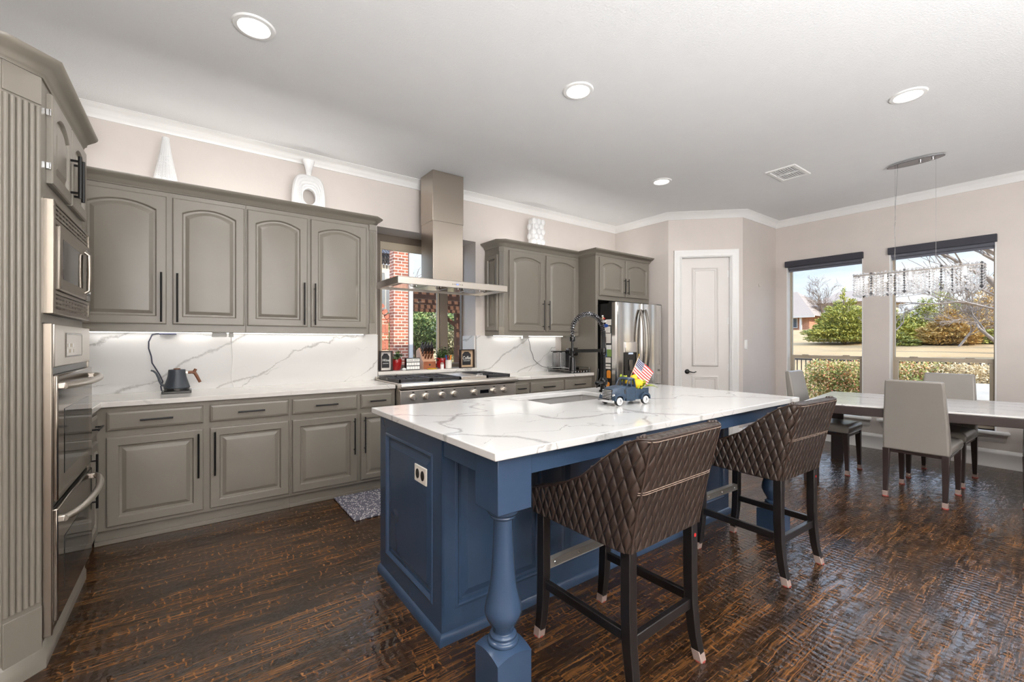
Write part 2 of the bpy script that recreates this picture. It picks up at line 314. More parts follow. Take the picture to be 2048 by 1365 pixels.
# ------------------------------------------------------------------ mesh helpers
class M:
    """collects faces; build with obj() as ONE mesh object"""
    def __init__(s): s.v = []; s.f = []; s.uv = {}
    def add(s, vs_, fs, mat=None, uvs=None):
        o = len(s.v)
        for p in vs_:
            p = Vector(p); s.v.append(mat @ p if mat else p)
        for k, f in enumerate(fs):
            if uvs: s.uv[len(s.f)] = uvs[k]
            s.f.append([o+i for i in f])
        return s
    def box(s, x0, x1, y0, y1, z0, z1, mat=None):
        V = [(x, y, z) for z in (z0, z1) for y in (y0, y1) for x in (x0, x1)]
        return s.add(V, [(0, 2, 3, 1), (4, 5, 7, 6), (0, 1, 5, 4), (2, 6, 7, 3), (0, 4, 6, 2), (1, 3, 7, 5)], mat)
    def loops(s, L, cap0=True, cap1=True, closed=True, mat=None):
        n = len(L[0]); V = [p for l in L for p in l]; F = []
        for a in range(len(L)-1):
            for i in range(n if closed else n-1):
                j = (i+1) % n; F.append((a*n+i, a*n+j, (a+1)*n+j, (a+1)*n+i))
        if cap0: F.append(tuple(reversed(range(n))))
        if cap1: F.append(tuple((len(L)-1)*n+i for i in range(n)))
        return s.add(V, F, mat)
    def lathe(s, prof, c=(0, 0, 0), n=24, cap=True, mat=None, sq=1.0):
        L = [[(c[0]+r*math.cos(2*PI*i/n), c[1]+r*sq*math.sin(2*PI*i/n), c[2]+z) for i in range(n)] for r, z in prof]
        return s.loops(L, cap, cap, True, mat)
    def tube(s, pts, r, n=8, cap=True, mat=None, flat=1.0):
        pts = [Vector(p) for p in pts]; L = []; up = None
        rr = r if isinstance(r, (list, tuple)) else [r]*len(pts)
        for i, p in enumerate(pts):
            d = (pts[min(i+1, len(pts)-1)] - pts[max(i-1, 0)]).normalized()
            if up is None:
                up = Vector((0, 0, 1)) if abs(d.z) < .9 else Vector((1, 0, 0))
            a = d.cross(up)
            if a.length < 1e-5: a = d.cross(Vector((0, 1, 0)))
            a.normalize(); b = a.cross(d).normalized(); up = b
            L.append([p + (a*math.cos(2*PI*k/n) + b*math.sin(2*PI*k/n)*flat)*rr[i] for k in range(n)])
        return s.loops(L, cap, cap, True, mat)
    def bar(s, p, q, w, h=None, mat=None):
        """square bar from p to q, w wide and h deep"""
        h = h or w; p = Vector(p); q = Vector(q); d = (q-p).normalized()
        up = Vector((0, 0, 1)) if abs(d.z) < .95 else Vector((0, 1, 0))
        a = d.cross(up).normalized()*w/2; b = a.cross(d).normalized()*h/2
        return s.loops([[c+a+b, c-a+b, c-a-b, c+a-b] for c in (p, q)], mat=mat)
    def prism(s, poly, z0, z1, mat=None):
        return s.loops([[(x, y, z0) for x, y in poly], [(x, y, z1) for x, y in poly]], mat=mat)
    def ball(s, c, r, n=12, m=8, mat=None, sc=(1, 1, 1)):
        L = []
        for j in range(m+1):
            t = PI*j/m - PI/2; rr = max(math.cos(t), 1e-3)
            L.append([(c[0]+sc[0]*r*rr*math.cos(2*PI*i/n), c[1]+sc[1]*r*rr*math.sin(2*PI*i/n), c[2]+sc[2]*r*math.sin(t)) for i in range(n)])
        return s.loops(L, mat=mat)
    def sweep(s, path, prof, closed=False, mat=None):
        """profile (out, z) carried along a level path; out points to the right of travel"""
        P = [Vector((x, y, 0)) for x, y in path]; n = len(P); R = []
        for i in range(n):
            d0 = (P[i]-P[i-1]).normalized() if (i or closed) else None
            d1 = (P[(i+1) % n]-P[i]).normalized() if (i < n-1 or closed) else None
            n0 = Vector((d0.y, -d0.x, 0)) if d0 else None; n1 = Vector((d1.y, -d1.x, 0)) if d1 else None
            if n0 is None: m = n1
            elif n1 is None: m = n0
            else:
                m = (n0+n1).normalized(); m = m/max(.3, m.dot(n0))
            R.append([P[i] + m*o + Vector((0, 0, z)) for o, z in prof])
        if closed: R.append(R[0])
        return s.loops(R, not closed, not closed, True, mat)
def obj(name, m, mat, parent=None, bevel=0.0, smooth=30, seg=2, label=None):
    me = bpy.data.meshes.new(name); me.from_pydata([tuple(v) for v in m.v], [], m.f)
    if m.uv:
        uvl = me.uv_layers.new(name='UVMap')
        for p in me.polygons:
            u = m.uv.get(p.index)
            if u:
                for k, li in enumerate(p.loop_indices): uvl.data[li].uv = u[k]
    bm = bmesh.new(); bm.from_mesh(me); bmesh.ops.recalc_face_normals(bm, faces=bm.faces[:]); bm.to_mesh(me); bm.free()
    me.materials.append(MATS[mat]); o = bpy.data.objects.new(name, me); COL.objects.link(o)
    if parent is not None:
        o.parent = parent
        if parent.type == 'EMPTY': o.matrix_parent_inverse = Matrix.LocRotScale(parent.location, parent.rotation_euler, None).inverted()
    if smooth:
        me.shade_smooth(); me.set_sharp_from_angle(angle=math.radians(smooth))
    if bevel:
        b = o.modifiers.new('bevel', 'BEVEL'); b.width = bevel; b.segments = seg; b.limit_method = 'ANGLE'; b.angle_limit = math.radians(40); b.harden_normals = False
    if label: o['label'] = label
    return o
def tag(o, label, cat, group=None):
    o['label'] = label; o['category'] = cat
    if group: o['group'] = group
    return o
def root(name, loc, label, cat, group=None):
    o = bpy.data.objects.new(name, None); COL.objects.link(o); o.location = loc; o.empty_display_size = .1
    return tag(o, label, cat, group)
def solo(name, m, mat, label, cat, group=None, **k):
    """a thing that is one mesh: its origin sits at the middle of its base"""
    xs = [v.x for v in m.v]; ys = [v.y for v in m.v]; zs = [v.z for v in m.v]
    c = Vector(((min(xs)+max(xs))/2, (min(ys)+max(ys))/2, min(zs))); m.v = [v-c for v in m.v]
    o = obj(name, m, mat, None, **k); o.location = c; return tag(o, label, cat, group)
def struct(name, m, mat, parent=None, **k):
    o = obj(name, m, mat, parent, **k)
    if parent is None: o['kind'] = 'structure'
    return o
def sroot(name, loc):
    o = bpy.data.objects.new(name, None); COL.objects.link(o); o.location = loc; o['kind'] = 'structure'; return o
def dup(r, loc=None, rotz=None, label=None, group=None):
    """copies a thing with its parts and their sub-parts"""
    c = r.copy(); COL.objects.link(c)
    if loc is not None: c.location = loc
    if rotz is not None: c.rotation_euler = (0, 0, rotz)
    if label: c['label'] = label
    if group: c['group'] = group
    for ch in list(r.children):
        k = ch.copy(); COL.objects.link(k); k.parent = c
        for g in list(ch.children):
            q = g.copy(); COL.objects.link(q); q.parent = k
    return c
def text(name, body, mat, size, loc, rot, parent=None, depth=.0005, align='CENTER', shear=0.0, sx=1.0):
    cu = bpy.data.curves.new(name, 'FONT'); cu.body = body; cu.size = size; cu.extrude = depth; cu.align_x = align; cu.align_y = 'CENTER'; cu.shear = shear
    tmp = bpy.data.objects.new('tmp', cu); COL.objects.link(tmp); bpy.context.view_layer.update()
    me = bpy.data.meshes.new_from_object(tmp.evaluated_get(bpy.context.evaluated_depsgraph_get())); bpy.data.objects.remove(tmp)
    me.materials.clear(); me.materials.append(MATS[mat]); o = bpy.data.objects.new(name, me); COL.objects.link(o); o.location = loc; o.rotation_euler = rot; o.scale = (sx, 1, 1)
    if parent is not None:
        o.parent = parent
        if parent.type == 'EMPTY': o.matrix_parent_inverse = Matrix.LocRotScale(parent.location, parent.rotation_euler, None).inverted()
    return o
T = Matrix.Translation
RZ = lambda a: Matrix.Rotation(a, 4, 'Z')

# ------------------------------------------------------------------ room shell
H_ = 3.0
struct('floor', M().box(-1.3, 6.86, -3.2, 4.66, -.12, 0), 'scraped_hickory', smooth=0)
struct('ceiling', M().box(-1.3, 6.86, -3.2, 4.66, H_, H_+.15), 'ceiling_paint', smooth=0)
wb = M(); KX0, KX1, KZ0, KZ1 = 1.49, 2.645, 1.0, 2.46
wb.box(-1.3, KX0, 4.30, 4.66, 0, H_).box(KX1, 5.25, 4.30, 4.66, 0, H_).box(KX0, KX1, 4.30, 4.66, 0, KZ0-.035).box(KX0, KX1, 4.30, 4.66, KZ1, H_)
struct('wall_back', wb, 'wall_paint', smooth=0)
struct('wall_left', M().box(-1.3, -1.12, -3.2, 4.30, 0, H_), 'wall_paint', smooth=0)
struct('wall_rear', M().box(-1.12, 6.86, -3.2, -3.0, 0, H_), 'wall_paint', smooth=0)
WIN = [(1.745, 2.607), (.635, 1.494), (-.52, .34), (-1.63, -.77), (-2.75, -1.88)]; WZ0, WZ1 = .375, 2.37
wr = M(); ys = sorted([2.75] + [y for w in WIN for y in w] + [-3.0])
wr.box(6.70, 6.86, -3.0, 2.75, 0, WZ0).box(6.70, 6.86, -3.0, 2.75, WZ1, H_)
for a, b in zip(ys[0::2], ys[1::2]): wr.box(6.70, 6.86, a, b, WZ0, WZ1)
struct('wall_right', wr, 'wall_paint', smooth=0)
# pantry corner: side wall by the fridge, diagonal wall with the door, stub wall by the windows
D0 = Vector((5.085, 3.40, 0)); DM = T(D0) @ RZ(-PI/4)              # local x along the diagonal wall, local -y into the room
struct('wall_pantry_side', M().box(5.085, 5.25, 3.40, 4.30, 0, H_), 'wall_paint', smooth=0)
DL = .925
struct('wall_diagonal', M().box(0, .155, 0, .13, 0, H_, DM).box(.785, DL, 0, .13, 0, H_, DM).box(.155, .785, 0, .13, 2.415, H_, DM).box(.155, .785, .11, .13, 0, 2.415, DM), 'wall_paint', smooth=0)
struct('wall_stub', M().box(5.739, 6.70, 2.75, 2.90, 0, H_), 'wall_paint', smooth=0)
# crown moulding, inside of the room to the right of travel
cr = [(0, H_-.087), (.012, H_-.087), (.016, H_-.072), (.026, H_-.062), (.034, H_-.044), (.056, H_-.026), (.066, H_-.020), (.070, H_-.010), (.082, H_-.006), (.082, H_-.0005), (0, H_-.0005)]
struct('trim_1', M().sweep([(-1.12, -3.0), (-1.12, 4.30), (5.085, 4.30), (5.085, 3.40), (5.739, 2.75), (6.70, 2.75), (6.70, -3.0)], cr), 'white_trim', smooth=50)
bb = [(0, 0), (.028, 0), (.028, .012), (.018, .028), (.016, .135), (.020, .142), (.016, .155), (.012, .165), (.006, .178), (0, .182)]
struct('baseboard_right', M().sweep([(5.745, 2.75), (6.70, 2.75), (6.70, -3.0)], bb), 'white_trim', smooth=50)
struct('baseboard_diagonal', M().sweep([(5.679, 2.812), (5.737, 2.752)], bb), 'white_trim', smooth=50)

# pantry door
dr = sroot('door_1', DM @ Vector((.47, 0, 0)))
def rectring(x0, x1, z0, z1, prof, y0=0.0, mat=None, m=None):
    """moulding ring: prof = (inset, height off the face)"""
    m = m or M(); m.loops([[(x0+i, y0-h, z0+i), (x1-i, y0-h, z0+i), (x1-i, y0-h, z1-i), (x0+i, y0-h, z1-i)] for i, h in prof], False, False, True, mat); return m
sl = M().box(.172, .768, .035, .075, .006, 2.405, DM); struct('door_slab', sl, 'door_paint', dr, smooth=0)
pr = [(0, 0), (.004, .014), (.016, .018), (.024, .010), (.030, .012), (.042, .005), (.046, 0)]
for z0, z1 in ((.975, 2.28), (.14, .85)): struct('panel_moulding', rectring(.305, .635, z0, z1, pr, .035, DM), 'door_paint', dr, smooth=60)
cs = M(); cp = [(0, 0), (0, .012), (.012, .020), (.022, .014), (.040, .017), (.058, .024), (.066, .024), (.075, .030), (.092, .030), (.096, 0)]
L = []
for o, h in cp: L.append([(.163-o, -h, 0), (.163-o, -h, 2.409+o), (.777+o, -h, 2.409+o), (.777+o, -h, 0)])
cs.loops(L, False, False, False, DM); cs.box(.155, .172, 0, .11, 0, 2.415, DM).box(.768, .785, 0, .11, 0, 2.415, DM).box(.172, .768, 0, .11, 2.407, 2.415, DM)
struct('casing', cs, 'white_trim', dr, smooth=40)
hd = M().lathe([(0.001, 0), (.031, 0), (.031, .006), (.022, .012), (.012, .016), (.011, .045), (.016, .052), (.001, .056)], n=20, mat=DM @ T((.245, .034, .905)) @ Matrix.Rotation(PI/2, 4, 'X'))
hd.tube([DM @ Vector(p) for p in [(.245, -.010, .905), (.27, -.014, .906), (.30, -.015, .898), (.325, -.015, .896), (.345, -.014, .908), (.35, -.013, .902)]], [.008, .008, .007, .007, .006, .005], 8)
struct('handle', hd, 'black_metal', dr, smooth=50)
struct('latch_plate', M().box(.1715, .174, .030, .058, .86, .95, DM), 'steel', dr)
for z in (.20, .965, 1.575, 2.19):
    struct('hinge', M().tube([DM @ Vector((.772, .026, z-.045)), DM @ Vector((.772, .026, z+.045))], .008, 8).box(.748, .790, .030, .035, z-.045, z+.045, DM), 'white_trim', dr)

# windows of the dining wall
def side_window(i, y0, y1, shade=True):
    r = sroot('window_%d' % i, (6.80, (y0+y1)/2, WZ0)); x = 6.80; zr = 1.095
    fr = M()
    fr.box(x, x+.05, y0, y0+.03, WZ0, WZ1).box(x, x+.05, y1-.03, y1, WZ0, WZ1).box(x, x+.05, y0+.03, y1-.03, WZ1-.03, WZ1).box(x, x+.05, y0+.03, y1-.03, WZ0, WZ0+.03)
    struct('frame', fr, 'frame_tan', r, bevel=.003)
    sa = M(); sa.box(x-.012, x+.03, y0+.03, y1-.03, zr-.022, zr+.022); sa.box(x-.006, x+.03, y0+.03, y0+.06, WZ0+.03, zr-.022).box(x-.006, x+.03, y1-.06, y1-.03, WZ0+.03, zr-.022).box(x-.006, x+.03, y0+.06, y1-.06, WZ0+.03, WZ0+.075)
    struct('sash', sa, 'frame_tan', r, bevel=.003)
    for yy in (y0+.2, y1-.2): struct('sash_lock', M().box(x-.022, x+.01, yy-.035, yy+.035, zr+.022, zr+.032), 'frame_tan', r, bevel=.003)
    struct('glass', M().box(x+.012, x+.016, y0+.03, y1-.03, zr+.02, WZ1-.03).box(x+.004, x+.008, y0+.06, y1-.06, WZ0+.075, zr-.022), 'pane_glass', r, smooth=0)
    ln = M().box(6.702, x, y0, y0+.012, WZ0, WZ1).box(6.702, x, y1-.012, y1, WZ0, WZ1); struct('reveal', ln, 'white_trim', r, smooth=0)
    sp = [(0, -.115), (.006, -.115), (.012, -.100), (.022, -.090), (.026, -.070), (.030, -.055), (.040, -.045), (.044, -.036), (.044, -.030), (.072, -.030), (.076, -.022), (.076, -.006), (.072, 0), (-.09, 0), (-.09, -.03), (0, -.03)]
    st = M(); st.loops([[(6.70-o, yy + sgn*max(0, o)*.55, WZ0+z) for o, z in sp] for yy, sgn in ((y0-.06, -1), (y1+.06, 1))]); struct('sill', st, 'white_trim', r, smooth=50)
    if shade:
        rs = root('roller_shade', (6.69, (y0+y1)/2, 2.33), 'charcoal roller shade cassette above the dining window %s' % ('nearer the pantry corner' if i == 2 else 'behind the chandelier' if i == 3 else 'out of view'), 'window shade', 'roller shades on the dining windows')
        obj('cassette', M().box(6.655, 6.70, y0-.006, y1+.006, 2.335, 2.415), 'shade_charcoal', rs, bevel=.004)
        obj('fabric_roll', M().tube([(6.745, y0+.015, 2.335), (6.745, y1-.015, 2.335)], .034, 14), 'shade_roll', rs)
        obj('bottom_rail', M().box(6.735, 6.750, y0+.015, y1-.015, 2.275, 2.30), 'shade_roll', rs, bevel=.003)
for i, (a, b) in enumerate(WIN): side_window(i+2, a, b, i < 3)

# kitchen window behind the range hood
r = sroot('window_1', (2.07, 4.60, KZ0)); y = 4.585
fr = M().box(KX0, KX0+.135, y, y+.05, KZ0, KZ1).box(KX1-.02, KX1, y, y+.05, KZ0, KZ1).box(KX0+.135, KX1-.02, y, y+.05, KZ1-.075, KZ1).box(KX0+.135, KX1-.02, y, y+.05, KZ0, KZ0+.045).box(2.325, 2.425, y-.02, y+.05, KZ0+.045, KZ1-.075)
struct('frame', fr, 'dark_frame', r, bevel=.004)
sa = M().box(KX0+.135, 2.325, y+.005, y+.035, KZ1-.16, KZ1-.075).box(KX0+.135, KX0+.155, y+.005, y+.035, KZ0+.045, KZ1-.16).box(2.30, 2.325, y+.005, y+.035, KZ0+.045, KZ1-.16)
struct('sash', sa, 'frame_tan', r, bevel=.003)
struct('glass', M().box(KX0+.155, 2.30, y+.018, y+.022, KZ0+.045, KZ1-.16).box(2.425, KX1-.02, y+.018, y+.022, KZ0+.045, KZ1-.075), 'pane_glass', r, smooth=0)
struct('sill', M().box(KX0, KX1, 4.262, 4.585, KZ0-.035, KZ0), 'counter_quartz', r, bevel=.003)

# wall bits
sw = root('light_switch', (5.82, 2.745, 1.265), 'white light switch plate on the short wall right of the pantry door', 'switch')
obj('plate', M().box(5.785, 5.857, 2.743, 2.75, 1.205, 1.325), 'white_plastic', sw, bevel=.002); obj('rocker', M().box(5.803, 5.839, 2.739, 2.744, 1.232, 1.298), 'white_plastic', sw, bevel=.002)
solo('wall_hook', M().box(6.19, 6.204, 2.744, 2.75, 2.045, 2.085).tube([(6.197, 2.744, 2.055), (6.197, 2.73, 2.05), (6.197, 2.726, 2.062)], .003, 6), 'steel', 'small metal hook on the short wall between pantry door and window', 'hook')
vt = root('ceiling_vent', (4.815, 1.86, 2.99), 'white louvered air vent in the ceiling over the island end', 'vent')
obj('frame', rectring(0, .39, 0, .27, [(0, 0), (.004, .010), (.03, .012), (.034, 0)], mat=Matrix(((1, 0, 0, 4.62), (0, 0, 1, 1.725), (0, 1, 0, 2.999), (0, 0, 0, 1)))), 'white_trim', vt)
for half in (0, 1):
    for k in range(9):
        y0 = 1.765 + k*.0215; x0 = 4.655 + half*.165
        obj('louver', M().add([(x0, y0, 2.991), (x0+.155, y0, 2.991), (x0+.155, y0+.018, 2.998), (x0, y0+.018, 2.998), (x0, y0+.002, 2.989), (x0+.155, y0+.002, 2.989), (x0+.155, y0+.02, 2.996), (x0, y0+.02, 2.996)], [(0, 1, 2, 3), (4, 5, 6, 7), (0, 1, 5, 4), (3, 2, 6, 7), (0, 3, 7, 4), (1, 2, 6, 5)]), 'ceiling_paint', vt, smooth=0)
obj('divider', M().box(4.811, 4.819, 1.76, 1.96, 2.986, 2.998), 'white_trim', vt)

# recessed ceiling lamps
def can(x, y, label, group='recessed ceiling lights'):
    r = root('recessed_light', (x, y, 2.97), label, 'ceiling light', group)
    obj('trim_ring', M().lathe([(.072, -.002), (.078, -.010), (.098, -.008), (.104, -.0005), (.104, 0)], (x, y, H_), 40, False), 'white_trim', r)
    obj('lens', M().lathe([(.0005, -.0045), (.05, -.0045), (.073, -.003)], (x, y, H_), 40, False), 'lamp_lens', r)
    area('can_lamp', (x, y, H_-.014), .13, CAN_W, shape='DISK')
can(.268, 2.707, 'round recessed lamp in the ceiling over the grey base cabinets, nearest the oven tower')
can(2.10, 2.095, 'round recessed lamp in the ceiling over the middle of the blue island')
can(3.97, .785, 'round recessed lamp in the ceiling between bar stools and dining table')
can(4.0, 2.757, 'round recessed lamp in the ceiling in front of the refrigerator')
for i, (x, y) in enumerate([(.3, .3), (.4, -1.4), (2.2, -.6), (4.0, -1.4), (2.2, -2.2), (5.6, -1.2)]): can(x, y, 'added recessed fill lamp in the ceiling behind the camera', 'added fill lamps behind the camera')  # unseen lamps added to brighten the room
# ------------------------------------------------------------------ cabinets
def loop_pts(w, h, ins, drop, y, K=11):
    """outline of a door step: bottom-left, bottom-right, then the top from right to left (arched by drop)"""
    x0, x1, z0, z1 = ins, w-ins, ins, h-ins
    P = [(x0, y, z0), (x1, y, z0)]
    for k in range(K):
        u = 1-2*k/(K-1); P.append(((x0+x1)/2 + u*(x1-x0)/2, y, z1 - drop*u*u))
    return P
def door_mesh(w, h, arch=0.0, fr=.062, mat=None, t=.02):
    m = M(); D = arch
    st = [(0, 0, 0), (0, -t+.006, 0), (.004, -t+.001, 0), (.008, -t, 0), (fr-.008, -t, D), (fr-.004, -t+.004, D), (fr, -t+.013, D), (fr+.012, -t+.014, D), (fr+.034, -t+.004, D*.92), (fr+.040, -t+.003, D*.9)]
    return m.loops([loop_pts(w, h, i, d, y) for i, y, d in st], True, True, True, mat)
def drawer_mesh(w, h, mat=None, t=.02):
    st = [(0, 0), (0, -t+.008), (.006, -t+.003), (.014, -t+.001), (.016, -t)]
    return M().loops([loop_pts(w, h, i, 0, y, 2) for i, y in st], True, True, True, mat)
def pull(p0, p1, mat, r=.006):
    """bar handle on the face y=-.02, from p0 to p1 (x,z)"""
    a = Vector((p0[0], -.052, p0[1])); b = Vector((p1[0], -.052, p1[1])); m = M().tube([mat @ a, mat @ b], r, 8)
    for f in (.12, .88):
        c = a.lerp(b, f); m.tube([mat @ c, mat @ Vector((c.x, -.018, c.z))], r*.8, 6)
    return m
def cabinet(name, label, cat, frame, x0, x1, z0, z1, depth, doors=(), drawers=(), toe=0, group=None, extra=None):
    """frame: matrix whose local -y faces the room; local y=0 is the face-frame plane.
    doors: (x0, x1, z0, z1, arch, handle side or None, (hz0, hz1)); drawers: (x0, x1, z0, z1)"""
    r = root(name, frame @ Vector(((x0+x1)/2, depth/2, z0)), label, cat, group)
    zc = z0+toe
    obj('carcass', M().box(x0, x1, 0, depth, zc, z1, frame), 'cabinet_paint', r, bevel=.002)
    if toe: obj('toe_kick', M().box(x0, x1, .04, depth-.02, 0, zc, frame).box(x0, x1, .028, .04, 0, .03, frame), 'cabinet_paint', r, bevel=.003)
    for a, b, c, d, arch, side, hz in doors:
        dm = frame @ T((a, -.0005, c)); o = obj('door', door_mesh(b-a, d-c, arch, min(.062, (b-a)*.18), dm), 'cabinet_paint', r, smooth=14)
        if side:
            hx = (b-a-.028) if side == 'r' else .028
            obj('handle', pull((hx, hz[0]-c), (hx, hz[1]-c), dm), 'black_metal', o, label='slim black bar handle')
    for a, b, c, d in drawers:
        dm = frame @ T((a, -.0005, c)); o = obj('drawer', drawer_mesh(b-a, d-c, dm), 'cabinet_paint', r, smooth=14)
        l = min(.17, (b-a)*.5); xm = (b-a)/2; zm = (d-c)/2
        obj('handle', pull((xm-l/2, zm), (xm+l/2, zm), dm), 'black_metal', o, label='slim black bar handle')
    if extra: extra(r)
    return r
UF = T((0, 3.965, 0)); BF = T((0, 3.735, 0))
g1 = 'grey upper cabinets left of the range hood'; uz0, uz1 = 1.372, 2.37; dz0, dz1 = 1.425, 2.335
hu = (1.44, 1.79)
cabinet('upper_cabinet', 'grey two-door upper cabinet with arched panels, beside the oven tower over the kettle', 'cabinet', UF, -.78, .336, uz0, uz1, .334,
        [(-.62, -.149, dz0, dz1, .045, 'r', hu), (-.115, .326, dz0, dz1, .045, 'l', hu)], group=g1)
def pil(x):
    def f(r):
        m = M().box(x-.03, x+.03, 3.958, 3.966, uz0, uz1)
        for k in range(4): m.tube([(x-.021+.014*k, 3.958, uz0+.10), (x-.021+.014*k, 3.958, uz1-.06)], .0055, 6)
        m.box(x-.033, x+.033, 3.950, 3.967, uz0, uz0+.085).box(x-.033, x+.033, 3.950, 3.967, uz1-.05, uz1)
        obj('fluted_pilaster', m, 'cabinet_paint', r, smooth=40)
    return f
cabinet('upper_cabinet', 'grey two-door upper cabinet with arched panels, ending beside the kitchen window', 'cabinet', UF, .336, 1.37, uz0, uz1, .334,
        [(.346, .778, dz0, dz1, .045, 'r', hu), (.805, 1.272, dz0, dz1, .045, 'l', hu)], group=g1, extra=pil(1.33))
crown = [(-.012, .0004), (.006, .0004), (.010, .012), (.018, .018), (.020, .030), (.034, .040), (.052, .052), (.062, .062), (.064, .072), (-.012, .072)]
solo('cabinet_crown', M().sweep([(-.78, 3.965), (1.332, 3.965), (1.37, 4.003), (1.37, 4.298)], [(o, uz1+z) for o, z in crown]), 'cabinet_paint', 'grey crown moulding along the top of the upper cabinets left of the hood', 'moulding', smooth=50)
# right of the hood
def rpil(r):
    m = M(); a = Vector((2.772, 4.003, 0)); b = Vector((2.812, 3.963, 0)); d = (b-a).normalized(); n = Vector((-d.y, d.x, 0)) * -1
    if n.y > 0: n = -n
    for k in range(5):
        p = a.lerp(b, .1+.2*k) + n*.001; m.tube([p+Vector((0, 0, uz0+.10)), p+Vector((0, 0, uz1-.06))], .0052, 6)
    m.prism([(2.768, 4.003), (2.812, 3.959), (2.82, 3.967), (2.776, 4.011)], uz0, uz0+.09).prism([(2.768, 4.003), (2.812, 3.959), (2.82, 3.967), (2.776, 4.011)], uz1-.05, uz1)
    obj('fluted_pilaster', m, 'cabinet_paint', r, smooth=40)
    side = T((2.772, 4.28, 0)) @ RZ(-PI/2)
    obj('side_panel', door_mesh(.24, .86, 0, .05, side @ T((.02, .0, 1.425))), 'cabinet_paint', r, smooth=14)
r = root('upper_cabinet', (3.35, 4.13, uz0), 'grey two-door upper cabinet with arched panels between the range hood and the refrigerator', 'cabinet')
obj('carcass', M().prism([(2.772, 4.299), (2.772, 4.003), (2.812, 3.965), (3.985, 3.965), (3.985, 4.299)], uz0, uz1), 'cabinet_paint', r, bevel=.002)
for a, b, s in ((2.875, 3.392, 'r'), (3.425, 3.95, 'l')):
    dm = UF @ T((a, -.0005, dz0)); o = obj('door', door_mesh(b-a, dz1-dz0, .045, .062, dm), 'cabinet_paint', r, smooth=14)
    hx = (b-a-.028) if s == 'r' else .028; obj('handle', pull((hx, hu[0]-dz0), (hx, hu[1]-dz0), dm), 'black_metal', o, label='slim black bar handle')
rpil(r)
FY = 3.68
solo('cabinet_crown', M().sweep([(2.772, 4.298), (2.772, 4.003), (2.812, 3.965), (3.99, 3.965), (3.99, FY), (5.05, FY), (5.05, 3.73)], [(o, uz1+z) for o, z in crown]), 'cabinet_paint', 'grey crown moulding stepping along the cabinets above the refrigerator', 'moulding', smooth=50)
# fridge surround
r = root('refrigerator_cabinet', (4.52, 3.98, 0), 'tall grey cabinet surround over and beside the refrigerator', 'cabinet')
obj('side_panel', M().box(3.99, 4.03, FY, 4.299, 0, uz1), 'cabinet_paint', r, bevel=.002)
obj('carcass', M().box(4.03, 5.05, FY, 4.299, 1.82, uz1), 'cabinet_paint', r, bevel=.002)
obj('side_panel', M().box(5.05, 5.083, FY+.03, 4.299, 0, uz1), 'cabinet_paint', r, bevel=.002)
for a, b, s in ((4.05, 4.525, 'r'), (4.54, 5.02, 'l')):
    dm = T((a, FY-.0005, 1.875)); o = obj('door', door_mesh(b-a, .475, .045, .06, dm), 'cabinet_paint', r, smooth=14)
    hx = (b-a-.025) if s == 'r' else .025; obj('handle', pull((hx, .035), (hx, .235), dm), 'black_metal', o, label='slim black bar handle')

# base cabinets along the back wall
g2 = 'grey base cabinets along the back wall'; bz1 = .885; dd = (.125, .692); dw = (.733, .853); hb = (.36, .665)
cabinet('base_cabinet', 'grey base cabinet with two drawers over two doors, in the corner under the kettle', 'cabinet', BF, -.50, .612, 0, bz1, .563,
        [(-.438, .062, *dd, 0, 'r', hb), (.10, .60, *dd, 0, 'l', hb)], [(-.438, .062, *dw), (.10, .60, *dw)], .10, g2)
cabinet('base_cabinet', 'grey base cabinet with two drawers over two doors, left of the range', 'cabinet', BF, .612, 1.455, 0, bz1, .563,
        [(.625, 1.12, *dd, 0, 'r', hb), (1.15, 1.425, *dd, 0, 'l', hb)], [(.625, 1.12, *dw), (1.15, 1.425, *dw)], .10, g2)
cabinet('base_cabinet', 'grey base cabinet with three drawers between the range and the refrigerator', 'cabinet', BF, 2.73, 3.985, 0, bz1, .563,
        [(2.75, 2.97, *dd, 0, 'r', hb), (3.0, 3.49, *dd, 0, 'r', hb), (3.515, 3.955, *dd, 0, 'l', hb)], [(2.75, 2.967, *dw), (3.0, 3.492, *dw), (3.517, 3.955, *dw)], .10)
LF = T((-.485, 0, 0)) @ RZ(PI/2)                                    # faces +x
cabinet('base_cabinet', 'narrow grey base cabinet turned into the corner between oven tower and back wall', 'cabinet', LF, 3.305, 3.735, 0, bz1, .60,
        [(3.33, 3.64, *dd, 0, 'l', hb)], [(3.33, 3.64, *dw)], .10)

# counters and backsplash
solo('countertop', M().prism([(-1.118, 4.278), (-1.118, 3.31), (-.458, 3.31), (-.458, 3.70), (1.448, 3.70), (1.448, 4.278)], .886, .92), 'counter_quartz', 'white quartz countertop with soft grey veins running from the oven tower to the range', 'countertop', bevel=.003)
solo('countertop', M().box(2.735, 3.987, 3.70, 4.278, .886, .92), 'counter_quartz', 'short white quartz countertop between range and refrigerator holding the coffee maker', 'countertop', bevel=.003)
solo('backsplash', M().box(-1.118, 1.488, 4.278, 4.299, .92, 1.371), 'splash_quartz', 'white quartz backsplash slab with grey diagonal veins behind the kettle', 'backsplash', smooth=0)
solo('backsplash', M().box(1.49, 2.645, 4.278, 4.299, .86, .963), 'splash_quartz', 'low strip of white quartz backsplash between the range and the window ledge', 'backsplash', smooth=0)
solo('backsplash', M().box(2.647, 3.87, 4.278, 4.299, .92, 1.371), 'splash_quartz', 'white quartz backsplash slab with grey veins beside the coffee maker', 'backsplash', smooth=0)
solo('backsplash', M().box(2.632, 2.644, 4.31, 4.58, 1.001, 1.371), 'splash_quartz', 'narrow quartz slab lining the right side of the kitchen window recess', 'backsplash', smooth=0)

